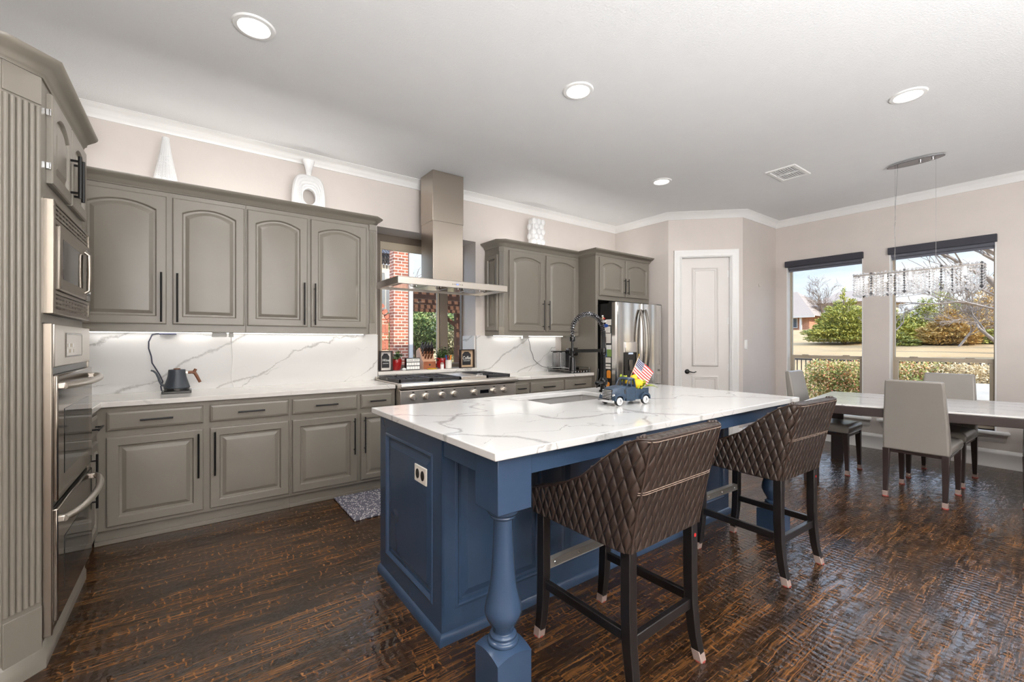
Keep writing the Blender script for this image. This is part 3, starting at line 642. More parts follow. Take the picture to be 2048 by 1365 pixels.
# ------------------------------------------------------------------ oven tower
TX, TY0, TY1, TZ = -.485, 2.50, 3.305, 2.35
tw = root('oven_tower', (-.80, 2.85, 0), 'tall grey corner cabinet with fluted edge holding microwave and double oven', 'cabinet')
ch = .085
tc_ = M().prism([(-1.118, TY0+.012), (-1.118, TY0-ch), (TX-ch, TY0-ch), (TX, TY0), (TX, TY0+.012)], 0, TZ).box(-1.118, TX, 3.302, TY1, 0, TZ).box(-1.118, -1.10, TY0+.012, 3.302, 0, TZ)
for z0, z1 in ((0, .108), (1.377, 1.413), (1.887, TZ)): tc_.box(-1.10, TX, TY0+.012, 3.302, z0, z1)
tc_.box(TX-.02, TX, TY0+.012, 2.5345, 1.413, 1.887).box(TX-.02, TX, TY0+.012, 2.514, .108, 1.377)
obj('carcass', tc_, 'cabinet_paint', tw, smooth=0)
pm = M(); a = Vector((TX-ch, TY0-ch, 0)); b = Vector((TX, TY0, 0)); nn = Vector((.7071, -.7071, 0))
for k in range(6):
    c = a.lerp(b, (k+.5)/6) + nn*.001; pm.tube([c+Vector((0, 0, .27)), c+Vector((0, 0, TZ-.12))], .0088, 8)
obj('fluted_pilaster', pm, 'cabinet_paint', tw, smooth=50)
pb = M()
for z0, z1, e in ((0, .25, .007), (TZ-.11, TZ, .005)):
    p0 = a+nn*e; p1 = b+nn*e; obj('pilaster_block', M().prism([(a.x, a.y), (p0.x, p0.y), (p1.x, p1.y), (b.x, b.y)], z0, z1), 'cabinet_paint', tw, bevel=.002)
path = [(-1.118, TY0-ch), (TX-ch, TY0-ch), (TX, TY0), (TX, TY1)]
obj('crown', M().sweep(path, [(o, TZ+z) for o, z in crown]), 'cabinet_paint', tw, smooth=50)
obj('base_moulding', M().sweep(path, [(0, .0), (.016, 0), (.016, .05), (.010, .06), (.010, .075), (.004, .085), (0, .09)]), 'cabinet_paint', tw, smooth=40)
LT = T((TX, 0, 0)) @ RZ(PI/2)
for a0, b0, s in ((2.575, 2.925, 'r'), (2.94, 3.285, 'l')):
    dm = LT @ T((a0, -.0005, 1.955)); o = obj('door', door_mesh(b0-a0, .37, .05, .058, dm), 'cabinet_paint', tw, smooth=14)
    hx = (b0-a0-.03) if s == 'r' else .03; obj('handle', pull((hx, .03), (hx, .23), dm, .0075), 'black_metal', o, label='slim black bar handle')
    if s == 'r':
        for z in (.07, .29): obj('hinge', M().box(-.012, .0, -.016, .0, z-.014, z+.014, dm), 'chrome', o, bevel=.002)
# microwave
mw = root('microwave', (-.55, 2.90, 1.42), 'built-in stainless microwave with vent grilles, above the double oven', 'microwave')
my0, my1, mz0, mz1 = 2.535, 3.30, 1.415, 1.885
fm = M()
F = lambda y0, y1, z0, z1, x0, x1: (x0, x1, y0, y1, z0, z1)
fx = TX+.030
fm.box(TX-.3, fx, my0, my0+.03, mz0, mz1).box(TX-.3, fx, my1-.02, my1, mz0, mz1).box(TX-.3, TX+.006, my0+.03, my1-.02, mz0, mz1)
fm.box(TX, fx, my0+.03, my1-.02, mz1-.012, mz1).box(TX, fx, my0+.03, my1-.02, mz0, mz0+.022).box(TX, fx, my0+.03, my1-.02, mz1-.095, mz1-.075).box(TX, fx, my0+.03, my1-.02, mz0+.085, mz0+.10)
obj('trim_frame', fm, 'oven_steel', mw, bevel=.003)
for z0 in (mz1-.072, mz0+.026):
    g = M()
    for k in range(3): g.box(TX+.005, fx-.004, my0+.03, my1-.02, z0+.006+k*.0195, z0+.016+k*.0195)
    for k in range(12): g.box(TX+.005, fx-.006, my0+.03+(my1-my0-.05)*(k+.5)/12-.004, my0+.03+(my1-my0-.05)*(k+.5)/12+.004, z0, z0+.058)
    obj('vent_grille', g, 'oven_steel', mw); obj('vent_shadow', M().box(TX+.0061, TX+.008, my0+.03, my1-.02, z0-.002, z0+.06), 'black_plastic', mw, smooth=0)
mdz0, mdz1 = mz0+.102, mz1-.097
d = obj('door', M().box(TX+.006, TX+.040, my0+.055, my1-.16, mdz0, mdz1), 'oven_steel', mw, bevel=.006)
obj('window', M().box(TX+.0395, TX+.0415, my0+.10, my1-.25, mdz0+.05, mdz1-.05), 'oven_glass', d, bevel=.0008)
obj('handle', M().tube([(TX+.040, my1-.215, mdz0+.03), (TX+.057, my1-.210, mdz0+.045), (TX+.058, my1-.210, (mdz0+mdz1)/2), (TX+.057, my1-.210, mdz1-.045), (TX+.040, my1-.215, mdz1-.03)], .009, 8), 'oven_steel', d, smooth=60)
cpn = obj('control_panel', M().box(TX+.006, TX+.036, my1-.155, my1-.025, mdz0, mdz1), 'steel_dark', mw, bevel=.004)
obj('keypad', M().box(TX+.0355, TX+.0375, my1-.14, my1-.04, mdz0+.03, mdz1-.10), 'black_plastic', cpn, smooth=0)
for iz in range(4):
    for iy in range(3): obj('button', M().box(TX+.0375, TX+.040, my1-.132+iy*.033, my1-.108+iy*.033, mdz0+.04+iz*.03, mdz0+.06+iz*.03), 'white_plastic', cpn, bevel=.002)
obj('clock_display', M().box(TX+.0355, TX+.0375, my1-.14, my1-.04, mdz1-.085, mdz1-.035), 'oven_glass', cpn, smooth=0)
# double oven
ov = root('double_oven', (-.55, 2.90, .11), 'stainless double wall oven with curved bar handles set in the grey tower', 'oven')
oy0, oy1 = 2.513, 3.295; ox = TX+.028
obj('body', M().box(TX-.5, TX+.012, oy0+.0015, oy1-.0015, .112, 1.373), 'oven_steel', ov, bevel=.003)
obj('side_trim', M().box(TX, ox, oy0, oy0+.022, .11, 1.375).box(TX, ox, oy1-.012, oy1, .11, 1.375).box(TX, ox-.004, oy0+.022, oy1-.012, .11, .135), 'oven_steel', ov, bevel=.003)
cp_ = obj('control_panel', M().box(TX+.012, ox+.004, oy0+.024, oy1-.014, 1.195, 1.373), 'steel', ov, bevel=.004)
obj('display', M().box(ox+.0035, ox+.0055, oy0+.22, oy1-.22, 1.235, 1.335), 'paper', cp_, smooth=0); obj('display_frame', rectring(0, .345, 0, .11, [(0, 0), (.002, .003), (.006, .003), (.008, 0)], mat=T((ox+.004, oy0+.21, 1.23)) @ RZ(PI/2)), 'steel_dark', cp_)  # display face coloured white for the reflection on it
for k in range(10): obj('key', M().box(ox+.0055, ox+.0062, oy0+.235+(k % 5)*.028, oy0+.255+(k % 5)*.028, 1.25+(k//5)*.026, 1.266+(k//5)*.026), 'frame_tan' if k % 3 else 'white_trim', cp_, smooth=0)
obj('vent_gap', M().box(TX+.012, ox-.006, oy0+.024, oy1-.014, 1.165, 1.193).box(TX+.012, ox-.006, oy0+.024, oy1-.014, .618, .642).box(TX+.012, ox-.006, oy0+.024, oy1-.014, .135, .15), 'black_plastic', ov, smooth=0)
for z0, z1 in ((.645, 1.163), (.152, .615)):
    d = obj('door', M().box(TX+.012, ox+.014, oy0+.024, oy1-.014, z0, z1), 'oven_mirror', ov, bevel=.006)
    obj('window', M().box(ox+.0135, ox+.0155, oy0+.13, oy1-.12, z0+.09, z1-.15), 'oven_glass', d, bevel=.0006)
    hp = []
    for k in range(13):
        u = k/12; yy = oy0+.03+(oy1-oy0-.055)*u; hp.append((ox+.030+.05*math.sin(PI*u)**.6, yy, z1-.045))
    obj('handle', M().tube(hp, .0145, 10), 'steel', d, smooth=60)
    obj('handle_bracket', M().box(ox+.010, ox+.034, oy0+.026, oy0+.05, z1-.058, z1-.032).box(ox+.010, ox+.034, oy1-.045, oy1-.02, z1-.058, z1-.032), 'steel', d, bevel=.004)
# ------------------------------------------------------------------ range
RX0, RX1 = 1.462, 2.722; RF = 3.625
rg = root('range', (2.09, 3.95, 0), 'wide stainless gas range with knobs, griddle and black grates under the hood', 'range')
obj('body', M().box(RX0, RX1, RF+.03, 4.275, .09, .915), 'steel', rg, bevel=.003)
obj('control_panel', M().loops([[(x, RF+.03, .735), (x, RF-.002, .745), (x, RF-.002, .868), (x, RF+.03, .88)] for x in (RX0, RX1)]), 'steel', rg, bevel=.003)
obj('bullnose', M().loops([[(x, RF+.06, .885), (x, RF-.022, .882), (x, RF-.038, .895), (x, RF-.038, .918), (x, RF-.026, .931), (x, RF+.06, .933)] for x in (RX0-.006, RX1+.006)]), 'steel', rg, bevel=.006)
obj('cooktop', M().box(RX0, RX1, RF+.05, 4.27, .915, .930), 'steel', rg, bevel=.003)
obj('back_guard', M().box(RX0, RX1, 4.235, 4.272, .93, .955), 'steel', rg, bevel=.003)
def grate(x0, x1, y0, y1):
    m = M(); z0, z1 = .940, .962
    for y in (y0, (y0+y1)/2, y1-.014): m.box(x0, x1, y, y+.014, z0-.006, z1)
    for x in (x0, x1-.014): m.box(x, x+.014, y0, y1, z0-.006, z1)
    for yc in (y0+(y1-y0)*.25, y0+(y1-y0)*.75):
        xc = (x0+x1)/2; hy = (y1-y0)*.25-.01; hx = (x1-x0)/2-.01
        for s in (-1, 1):
            m.box(xc+s*.045 if s > 0 else x0, x1 if s > 0 else xc-.045, yc-.005, yc+.005, z0+.004, z1)
            m.box(xc-.005, xc+.005, yc+s*.045 if s > 0 else yc-hy, yc+hy if s > 0 else yc-.045, z0+.004, z1)
            for q in (-1, 1): m.bar((xc+s*.035, yc+q*.035, z1-.008), (xc+s*hx*.95, yc+q*hy*.95, z1-.008), .008, .014)
    for x in (x0+.01, x1-.01):
        for y in (y0+.01, y1-.01): m.box(x-.008, x+.008, y-.008, y+.008, .930, z0)
    return m
gy0, gy1 = RF+.075, 4.215
for x0, x1 in ((RX0+.02, RX0+.325), (RX0+.335, RX0+.645), (RX1-.305, RX1-.02)):
    obj('grate', grate(x0, x1, gy0, gy1), 'cast_iron', rg, bevel=.0015, seg=1)
    for yc in (gy0+(gy1-gy0)*.25, gy0+(gy1-gy0)*.75):
        obj('burner', M().lathe([(.001, .930), (.062, .930), (.058, .938), (.045, .944), (.042, .952), (.001, .954)], ((x0+x1)/2, yc, 0), 20), 'cast_iron', rg)
gr = M().box(RX0+.655, RX1-.315, gy0, gy1, .930, .956); obj('griddle', gr, 'steel', rg, bevel=.004)
obj('griddle_handle', M().tube([(RX1-.42, RF+.09, .956), (RX1-.42, RF+.085, .975), (RX1-.36, RF+.085, .975), (RX1-.36, RF+.09, .956)], .004, 6), 'chrome', rg)
for x in (1.579, 1.706, 1.868, 1.995, 2.221, 2.446, 2.572):
    k = M().lathe([(.030, 0), (.030, .008), (.024, .010), (.024, .036), (.020, .041), (.001, .042)], n=20, mat=T((x, RF-.001, .806)) @ Matrix.Rotation(PI/2, 4, 'X'))
    k.box(x-.005, x+.005, RF-.048, RF-.030, .784, .828); obj('knob', k, 'steel', rg, smooth=40)
    obj('dial_mark', M().box(x-.010, x+.010, RF-.0035, RF-.0018, .844, .850), 'black_plastic', rg, smooth=0)
obj('clock_display', M().box(2.28, 2.38, RF-.006, RF-.0015, .79, .825), 'oven_glass', rg, bevel=.001)
for x0, x1 in ((RX0+.02, RX0+.80), (RX0+.82, RX1-.02)):
    d = obj('oven_door', M().box(x0, x1, RF+.004, RF+.034, .16, .725), 'steel', rg, bevel=.004)
    obj('handle', M().tube([(x0+.03, RF-.035, .69), (x1-.03, RF-.035, .69)], .012, 10).tube([(x0+.06, RF-.035, .69), (x0+.06, RF+.01, .69)], .008, 6).tube([(x1-.06, RF-.035, .69), (x1-.06, RF+.01, .69)], .008, 6), 'steel', d)
    obj('window', M().box(x0+.09, x1-.09, RF+.001, RF+.006, .28, .58), 'oven_glass', d)
obj('kick_plate', M().box(RX0, RX1, RF+.16, 4.25, 0, .09), 'steel_dark', rg)

# range hood
hx0, hx1, hy0, hy1, hz0, hz1 = 1.472, 2.672, 3.705, 4.255, 1.825, 1.889
hdv = root('range_hood', (2.07, 4.0, hz0), 'stainless chimney range hood hanging before the kitchen window', 'range hood')
c = M().box(hx0, hx1, hy0, hy0+.02, hz0, hz1).box(hx0, hx1, hy1-.02, hy1, hz0, hz1).box(hx0, hx0+.02, hy0+.02, hy1-.02, hz0, hz1).box(hx1-.02, hx1, hy0+.02, hy1-.02, hz0, hz1).box(hx0, hx1, hy0, hy1, hz1-.006, hz1+.001)
obj('canopy', c, 'steel', hdv, bevel=.002)
ub = M().box(hx0+.02, hx1-.02, hy0+.02, hy1-.02, hz0+.022, hz0+.03); obj('underside', ub, 'steel_mirror', hdv, smooth=0)
for k in range(4):
    x0 = hx0+.09+k*.257; f = M().box(x0, x0+.245, hy0+.11, hy1-.09, hz0+.012, hz0+.022); o = obj('filter', f, 'steel_mirror', hdv, bevel=.002)
    obj('filter_handle', M().tube([(x0+.09, hy0+.15, hz0+.012), (x0+.09, hy0+.15, hz0+.002), (x0+.15, hy0+.15, hz0+.002), (x0+.15, hy0+.15, hz0+.012)], .0035, 6), 'chrome', o)
for x in (hx0+.17, 2.07, hx1-.17):
    o = obj('hood_lamp', M().lathe([(.001, 0), (.032, 0), (.038, .006)], (x, hy0+.065, hz0+.014), 20, False), 'lamp_lens', hdv)
    area('hood_light', (x, hy0+.066, hz0+.010), .05, HOOD_W, shape='DISK', color=(1, .93, .82))
ccx = 2.077
obj('chimney', M().box(ccx-.17, ccx+.17, 3.90, 4.17, hz1, 2.56), 'steel_vertical', hdv, bevel=.003)
obj('chimney_sleeve', M().box(ccx-.174, ccx+.174, 3.896, 4.174, 2.50, H_-.001), 'steel_vertical', hdv, bevel=.003)
for k in range(7):
    x = 2.02+k*.018
    obj('button', M().box(x-.003, x+.003, hy0-.0015, hy0, 1.852, 1.860), 'steel_dark' if k != 3 else 'blue_led', hdv, smooth=0)
obj('display', M().box(2.063, 2.085, hy0-.0012, hy0, 1.850, 1.863), 'blue_led', hdv, smooth=0)

# ------------------------------------------------------------------ refrigerator
fx0, fx1, fy = 4.055, 4.975, 3.40; fz = 1.775
fr_ = root('refrigerator', ((fx0+fx1)/2, 3.85, 0), 'stainless french door refrigerator with water dispenser and magnets on its black side', 'refrigerator')
obj('case', M().box(fx0, fx1, fy+.085, 4.25, .04, fz-.01), 'black_plastic', fr_, bevel=.004)
def fdoor(x0, x1, z0, z1):
    xm = (x0+x1)/2; m = M(); L = []
    for x, b in ((x0, 0), (x0+.012, .016), (x0+.05, .022), (xm, .028), (x1-.05, .022), (x1-.012, .016), (x1, 0)): L.append((x, fy+.028-b))
    L += [(x1, fy+.078), (x0, fy+.078)]; return m.prism(L, z0, z1)
xs = 4.535
dl = obj('door', fdoor(fx0, xs-.004, .76, fz), 'steel_mirror', fr_, smooth=35)
dr_ = obj('door', fdoor(xs+.004, fx1, .76, fz), 'steel_mirror', fr_, smooth=35)
dw_ = obj('freezer_drawer', fdoor(fx0, fx1, .10, .745), 'steel_mirror', fr_, smooth=35)
obj('handle', M().tube([(fx0+.08, fy-.05, .70), (fx1-.08, fy-.05, .70)], .013, 8).tube([(fx0+.1, fy-.05, .70), (fx0+.1, fy+.01, .70)], .01, 6).tube([(fx1-.1, fy-.05, .70), (fx1-.1, fy+.01, .70)], .01, 6), 'steel', dw_)
for d, x in ((dl, xs-.045), (dr_, xs+.045)):
    hp = [(x, fy-.01-.055*math.sin(PI*k/14)**.7, .86+.84*k/14) for k in range(15)]
    obj('handle', M().tube(hp, .015, 10), 'steel_dark', d, smooth=60)
dp = obj('water_dispenser', M().box(4.195, 4.405, fy-.012, fy+.02, 1.17, 1.30), 'chrome', dl, bevel=.004)
obj('dispenser_recess', rectring(4.185, 4.415, .86, 1.17, [(0, 0), (.0, .012), (.012, .012), (.016, -.012)], fy+.004).box(4.20, 4.40, fy-.001, fy+.012, .872, 1.16), 'black_plastic', dl, smooth=30)
obj('dispenser_paddle', M().box(4.27, 4.33, fy-.014, fy-.001, .95, 1.08), 'steel_dark', dl, bevel=.004)
obj('dispenser_lamp', M().box(4.26, 4.34, fy-.012, fy-.001, 1.148, 1.166), 'display_glow', dl, bevel=.002)
obj('dispenser_tray', M().box(4.205, 4.395, fy-.03, fy, .862, .876), 'steel_dark', dl, bevel=.002)
obj('badge', M().lathe([(.001, 0), (.014, 0), (.014, .003), (.001, .003)], n=16, mat=T((4.925, fy+.0145, 1.715)) @ Matrix.Rotation(PI/2, 4, 'X')), 'white_plastic', dr_)
obj('top_hinge', M().box(fx0+.01, fx0+.09, fy+.02, fy+.14, fz-.012, fz+.012), 'black_plastic', fr_, bevel=.004); obj('top_hinge', M().box(fx1-.09, fx1-.01, fy+.02, fy+.14, fz-.012, fz+.012), 'black_plastic', fr_, bevel=.004)
# magnets on the left side of the case, which faces -x
def magnet(y, z, w, h, mat, label, name='magnet', cat='magnet', t=.004):
    return solo(name, M().box(fx0-t-.0006, fx0-.0006, y-w/2, y+w/2, z-h/2, z+h/2), mat, label, cat, 'magnets on the refrigerator side', bevel=.0012)
magnet(3.605, 1.548, .085, .028, 'white_plastic', 'white ledge-like magnet below the tiny figurine at the top of the refrigerator side', t=.02)
for args in ((3.53, 1.535, .085, .07, 'paper', 'square white card held high on the refrigerator side, right of the figurine'),
             (3.545, 1.447, .085, .075, 'paper', 'white note under the blue shell magnet on the refrigerator side'),
             (3.60, 1.415, .055, .06, 'paper', 'small white photo card under the dark blue magnet on the refrigerator side'),
             (3.535, 1.343, .085, .12, 'paper', 'tallest white list sheet on the refrigerator side'),
             (3.59, 1.325, .055, .075, 'pink', 'pinkish photo card left of the tall white list on the refrigerator side'),
             (3.525, 1.233, .075, .055, 'white_plastic', 'white die shaped magnet above the green one on the refrigerator side'),
             (3.52, 1.165, .07, .09, 'green_plastic', 'green rectangular magnet on the refrigerator side'),
             (3.577, 1.17, .045, .10, 'blue_plastic', 'narrow white and blue card left of the green magnet'),
             (3.54, 1.077, .09, .065, 'paper', 'upper of two cream cards low on the refrigerator side'),
             (3.54, 1.017, .085, .025, 'paper', 'thin middle strip card below the cream card on the refrigerator side'),
             (3.54, .983, .085, .025, 'paper', 'thin lowest strip card on the refrigerator side, above the yellow piece'),
             (3.60, 1.255, .06, .045, 'paper', 'grey white card just behind the faucet coil on the refrigerator side')): magnet(*args)
def shape_magnet(name, poly, y, z, mat, label, t=.008):
    m = M().loops([[(x, y+a, z+b) for a, b in poly] for x in (fx0-t, fx0-.0006)]); return solo(name, m, mat, label, 'magnet', 'magnets on the refrigerator side', bevel=.002)
heart = [(0, -.05), (.03, -.012), (.036, .015), (.028, .032), (.012, .034), (0, .022), (-.012, .034), (-.028, .032), (-.036, .015), (-.03, -.012)]
shape_magnet('heart_magnet', [(a*1.25, b*1.1) for a, b in heart], 3.555, .775, 'orange', 'orange heart shaped magnet, lowest on the refrigerator side')
shape_magnet('shell_magnet', [(.04*math.cos(k*PI/6), .022*math.sin(k*PI/6)) for k in range(12)], 3.57, 1.495, 'blue_plastic', 'bright blue oval magnet near the top of the refrigerator side')
shape_magnet('dark_blue_magnet', [(.035*math.cos(k*PI/5), .02*math.sin(k*PI/5)) for k in range(10)], 3.62, 1.455, 'cord_blue', 'dark blue lumpy magnet beside the bright blue one')
shape_magnet('yellow_magnet', [(-.028, -.045), (.028, -.045), (.03, .035), (.015, .05), (-.015, .05), (-.03, .035)], 3.525, .905, 'orange', 'plain orange yellow rounded magnet above the heart on the refrigerator side')
fg = root('figurine_magnet', (fx0-.02, 3.605, 1.563), 'tiny cream and red figurine magnet at the top of the refrigerator side', 'magnet', 'magnets on the refrigerator side')
obj('body', M().ball((fx0-.016, 3.605, 1.585), .016, 10, 8, sc=(.8, 1.2, 1.3)), 'kraft', fg); obj('head', M().ball((fx0-.016, 3.61, 1.614), .012, 10, 8), 'ceramic_white', fg); obj('scarf', M().ball((fx0-.016, 3.585, 1.583), .011, 8, 6), 'red_plastic', fg)

# ------------------------------------------------------------------ island
IX0, IX1, IY0, IY1 = .83, 3.35, 1.222, 2.492; IZ = .92
BX0, BX1, BY0, BY1 = .86, 3.28, 1.675, 2.425
isl = root('kitchen_island', (2.08, 1.95, 0), 'blue painted kitchen island cabinet with two turned corner posts', 'island')
a_, b_, c_, d_ = BX0+.012, BX1-.012, BY0+.012, BY1-.012
obj('carcass', M().box(a_, a_+.02, c_, d_, 0, .888).box(b_-.02, b_, c_, d_, 0, .888).box(a_+.02, b_-.02, c_, c_+.02, 0, .888).box(a_+.02, b_-.02, d_-.02, d_, 0, .888).box(a_+.02, b_-.02, c_+.02, d_-.02, .02, .05), 'island_paint', isl, smooth=0)
def panel_face(w, h, wins, mat, t=.012):
    """framed face w by h with raised panels at wins (x0,x1,z0,z1); front at y=-t"""
    m = M(); xs_ = sorted({0, w} | {x for a in wins for x in a[:2]}); 
    z0, z1 = wins[0][2], wins[0][3]
    m.box(0, w, -t, 0, 0, z0, mat).box(0, w, -t, 0, z1, h, mat)
    e = [0] + [x for a in wins for x in a[:2]] + [w]
    for a, b in zip(e[0::2], e[1::2]): m.box(a, b, -t, 0, z0, z1, mat)
    for a, b, c_, d_ in wins:
        st = [(0, t), (.004, t+.004), (.012, t+.006), (.018, t+.001), (.022, .002), (.036, .002), (.062, t-.002), (.066, t-.001)]
        m.loops([[(a+i, -hh, c_+i), (b-i, -hh, c_+i), (b-i, -hh, d_-i), (a+i, -hh, d_-i)] for i, hh in st], False, True, True, mat)
    return m
obj('end_panel', panel_face(BY1-BY0, .888, [(.085, BY1-BY0-.085, .13, .80)], T((BX0+.012, BY1, 0)) @ RZ(-PI/2)), 'island_paint', isl, smooth=14)
wl = [(.065+.632*k, .065+.632*k+.50, .13, .81) for k in range(4)]; wl[3] = (wl[3][0], BX1-BX0-.065, .13, .81)
obj('seating_panel', panel_face(BX1-BX0, .888, wl, T((BX0, BY0+.012, 0))), 'island_paint', isl, smooth=14)
obj('end_panel', panel_face(BY1-BY0, .888, [(.085, BY1-BY0-.085, .13, .80)], T((BX1-.012, BY0, 0)) @ RZ(PI/2)), 'island_paint', isl, smooth=35)
obj('base_moulding', M().sweep([(BX0, BY1), (BX0, BY0), (BX1, BY0), (BX1, BY1)], [(0, 0), (.018, 0), (.018, .022), (.012, .034), (.006, .040), (0, .044)]), 'island_paint', isl, smooth=40)
ff = T((0, BY1-.012, 0)) @ Matrix.Translation((BX1, 0, 0)) @ RZ(PI)
for k in range(4):
    dm = ff @ T((.05+k*.585, -.001, .14)); obj('door', door_mesh(.56, .70, 0, .062, dm), 'island_paint', isl, smooth=14)
PX = [(BX0+.077), 3.198]; PY = 1.327
def post(x, y):
    m = M(); b = .076
    m.box(x-b, x+b, y-b, y+b, .685, .889)
    m.loops([[(x-b, y-b, 0), (x+b, y-b, 0), (x+b, y+b, 0), (x-b, y+b, 0)], [(x-b, y-b, .157), (x+b, y-b, .157), (x+b, y+b, .157), (x-b, y+b, .157)]], True, False)
    # shouldered top of the foot block: arched on each face
    n = 8; G_ = []
    for j in range(n+1):
        row = []
        for i in range(n+1):
            u = -1+2*i/n; v = -1+2*j/n; row.append((x+b*u, y+b*v, .157+.034*(1-max(abs(u), abs(v))**2*0 - (u*u+v*v)/2)))
        G_.append(row)
    m.add([p for r_ in G_ for p in r_], [(j*(n+1)+i, j*(n+1)+i+1, (j+1)*(n+1)+i+1, (j+1)*(n+1)+i) for j in range(n) for i in range(n)])
    for s_ in range(4):
        R_ = T((x, y, 0)) @ RZ(s_*PI/2)
        V = [(b*(-1+2*i/n), -b, .157) for i in range(n+1)] + [(b*(-1+2*i/n), -b, .157+.034*(1-((-1+2*i/n)**2+1)/2)) for i in range(n+1)]
        m.add(V, [(i, i+1, n+2+i, n+1+i) for i in range(n)], R_)
    P = [(.001, .175), (.056, .180), (.060, .187), (.058, .196), (.050, .200), (.049, .206), (.052, .211), (.048, .217), (.038, .222), (.040, .232), (.050, .250), (.063, .272), (.070, .292), (.0705, .306), (.066, .330), (.058, .362), (.050, .400), (.044, .450), (.040, .510), (.0375, .570), (.036, .630), (.036, .642), (.046, .645), (.048, .651), (.046, .657), (.053, .660), (.060, .668), (.061, .676), (.058, .684), (.001, .690)]
    m.lathe(P, (x, y, 0), 40); return m
for x in PX: obj('post', post(x, PY), 'island_paint', isl, smooth=35, bevel=.0025)
obj('apron', M().box(PX[0]+.076, PX[1]-.076, PY-.06, PY-.038, .805, .888).box(BX0+.01, BX0+.03, PY+.07, BY0+.01, .805, .888).box(BX1-.03, BX1-.01, PY+.07, BY0+.01, .805, .888), 'island_paint', isl, bevel=.002)
ot = obj('outlet', M().box(BX0-.006, BX0+.001, 1.815, 1.945, .64, .72), 'ivory_plate', isl, bevel=.003, label='ivory outlet plate with two black sockets')
for y in (1.853, 1.907):
    obj('socket', M().lathe([(.001, 0), (.017, 0), (.017, .003), (.001, .003)], n=16, mat=T((BX0-.006, y, .68)) @ Matrix.Rotation(-PI/2, 4, 'Y') @ Matrix.Scale(1.35, 4, (1, 0, 0))), 'black_plastic', ot)
# top with a sink cut-out
SX0, SX1, SY0, SY1 = 1.755, 2.42, 1.985, 2.375
m = M()
def slab(m, z0, z1):
    O = [(IX0, IY0), (IX1, IY0), (IX1, IY1), (IX0, IY1)]; I = [(SX0, SY0), (SX1, SY0), (SX1, SY1), (SX0, SY1)]
    V = [(x, y, z) for z in (z0, z1) for x, y in O+I]
    Fs = []
    for i in range(4):
        j = (i+1) % 4
        Fs += [(8+i, 8+j, 12+j, 12+i), (i, 4+i, 4+j, j), (i, j, 8+j, 8+i), (4+i, 12+i, 12+j, 4+j)]
    m.add(V, Fs)
slab(m, .8895, IZ); solo('island_countertop', m, 'island_quartz', 'white quartz island top with bold grey veins', 'countertop', bevel=.004, seg=3)
sk = root('sink', ((SX0+SX1)/2, (SY0+SY1)/2, .69), 'stainless undermount sink sunk in the island top', 'sink')
bs = M(); e = .012; L = []
for i, z in ((-e, .8885), (-e+.004, .72), (.02, .70), (.06, .695)): L.append([(SX0+i, SY0+i, z), (SX1-i, SY0+i, z), (SX1-i, SY1-i, z), (SX0+i, SY1-i, z)])
bs.loops(L, False, True); o = obj('basin', bs, 'sink_steel', sk, smooth=0, bevel=.012); 
obj('drain', M().lathe([(.001, .697), (.04, .697), (.045, .7), (.045, .696)], ((SX0+SX1)/2, (SY0+SY1)/2, 0), 20), 'chrome', sk)
# spring faucet
qx, qy = 2.508, 2.235
fc = root('faucet', (qx, qy, IZ), 'tall black spring-coil faucet arching over the island sink', 'faucet')
b_ = M().lathe([(.001, 0), (.032, 0), (.032, .012), (.024, .018), (.022, .05), (.030, .058), (.033, .075), (.030, .095), (.022, .104), (.018, .11)], (qx, qy, IZ), 24); obj('valve_body', b_, 'faucet_black', fc)
obj('column', M().lathe([(.0175, .105), (.0175, .275), (.021, .280), (.021, .292), (.0175, .297), (.0175, .46), (.012, .465)], (qx, qy, IZ), 20), 'faucet_black', fc, smooth=50)
ax, tx = qx, qx-.325; zc = IZ+.455
arc = [Vector((qx, qy, IZ+.455))]
N_ = 30
for k in range(N_+1):
    t = PI*k/N_; arc.append(Vector((qx-.1625+.1625*math.cos(t), qy, IZ+.455+.128*math.sin(t))))
arc += [Vector((tx, qy, IZ+.455-.03*k)) for k in range(1, 3)]
obj('hose', M().tube(arc + [Vector((tx-.001, qy, IZ+.30)), Vector((tx-.002, qy, IZ+.26))], .0085, 8), 'faucet_black', fc, smooth=60)
# coil
def coil(path, r, turns_per_m, n=5, wr=.0028):
    d = [0]; 
    for a_, b2 in zip(path, path[1:]): d.append(d[-1]+(b2-a_).length)
    tot = d[-1]; pts = []; K = int(tot*turns_per_m*10)
    for k in range(K+1):
        s_ = tot*k/K; i = max(j for j in range(len(d)) if d[j] <= s_+1e-9); i = min(i, len(path)-2); f = (s_-d[i])/max(1e-6, d[i+1]-d[i])
        p = path[i].lerp(path[i+1], f); tg = (path[min(i+2, len(path)-1)]-path[max(i-1, 0)]).normalized(); side = Vector((0, 1, 0)); nrm = side.cross(tg).normalized(); ph = 2*PI*s_*turns_per_m
        pts.append(p + nrm*r*math.cos(ph) + side*r*math.sin(ph))
    return M().tube(pts, wr, n)
obj('spring', coil(arc, .0165, 62), 'chrome_dark', fc, smooth=60)
obj('holder_arm', M().box(tx-.01, qx, qy-.009, qy+.009, IZ+.302, IZ+.326).lathe([(.022, -.012), (.024, 0), (.022, .03)], (qx, qy, IZ+.30), 16).lathe([(.018, -.004), (.02, 0), (.018, .03)], (tx, qy, IZ+.30), 16), 'faucet_black', fc, smooth=40)
obj('spray_head', M().lathe([(.012, .275), (.019, .268), (.019, .25), (.024, .19), (.027, .175), (.025, .170), (.001, .170)], (tx, qy, IZ), 20), 'faucet_black', fc)
obj('collar', M().lathe([(.0185, -.012), (.020, -.006), (.020, .014), (.0185, .02)], (tx, qy, IZ+.395), 16), 'faucet_black', fc)
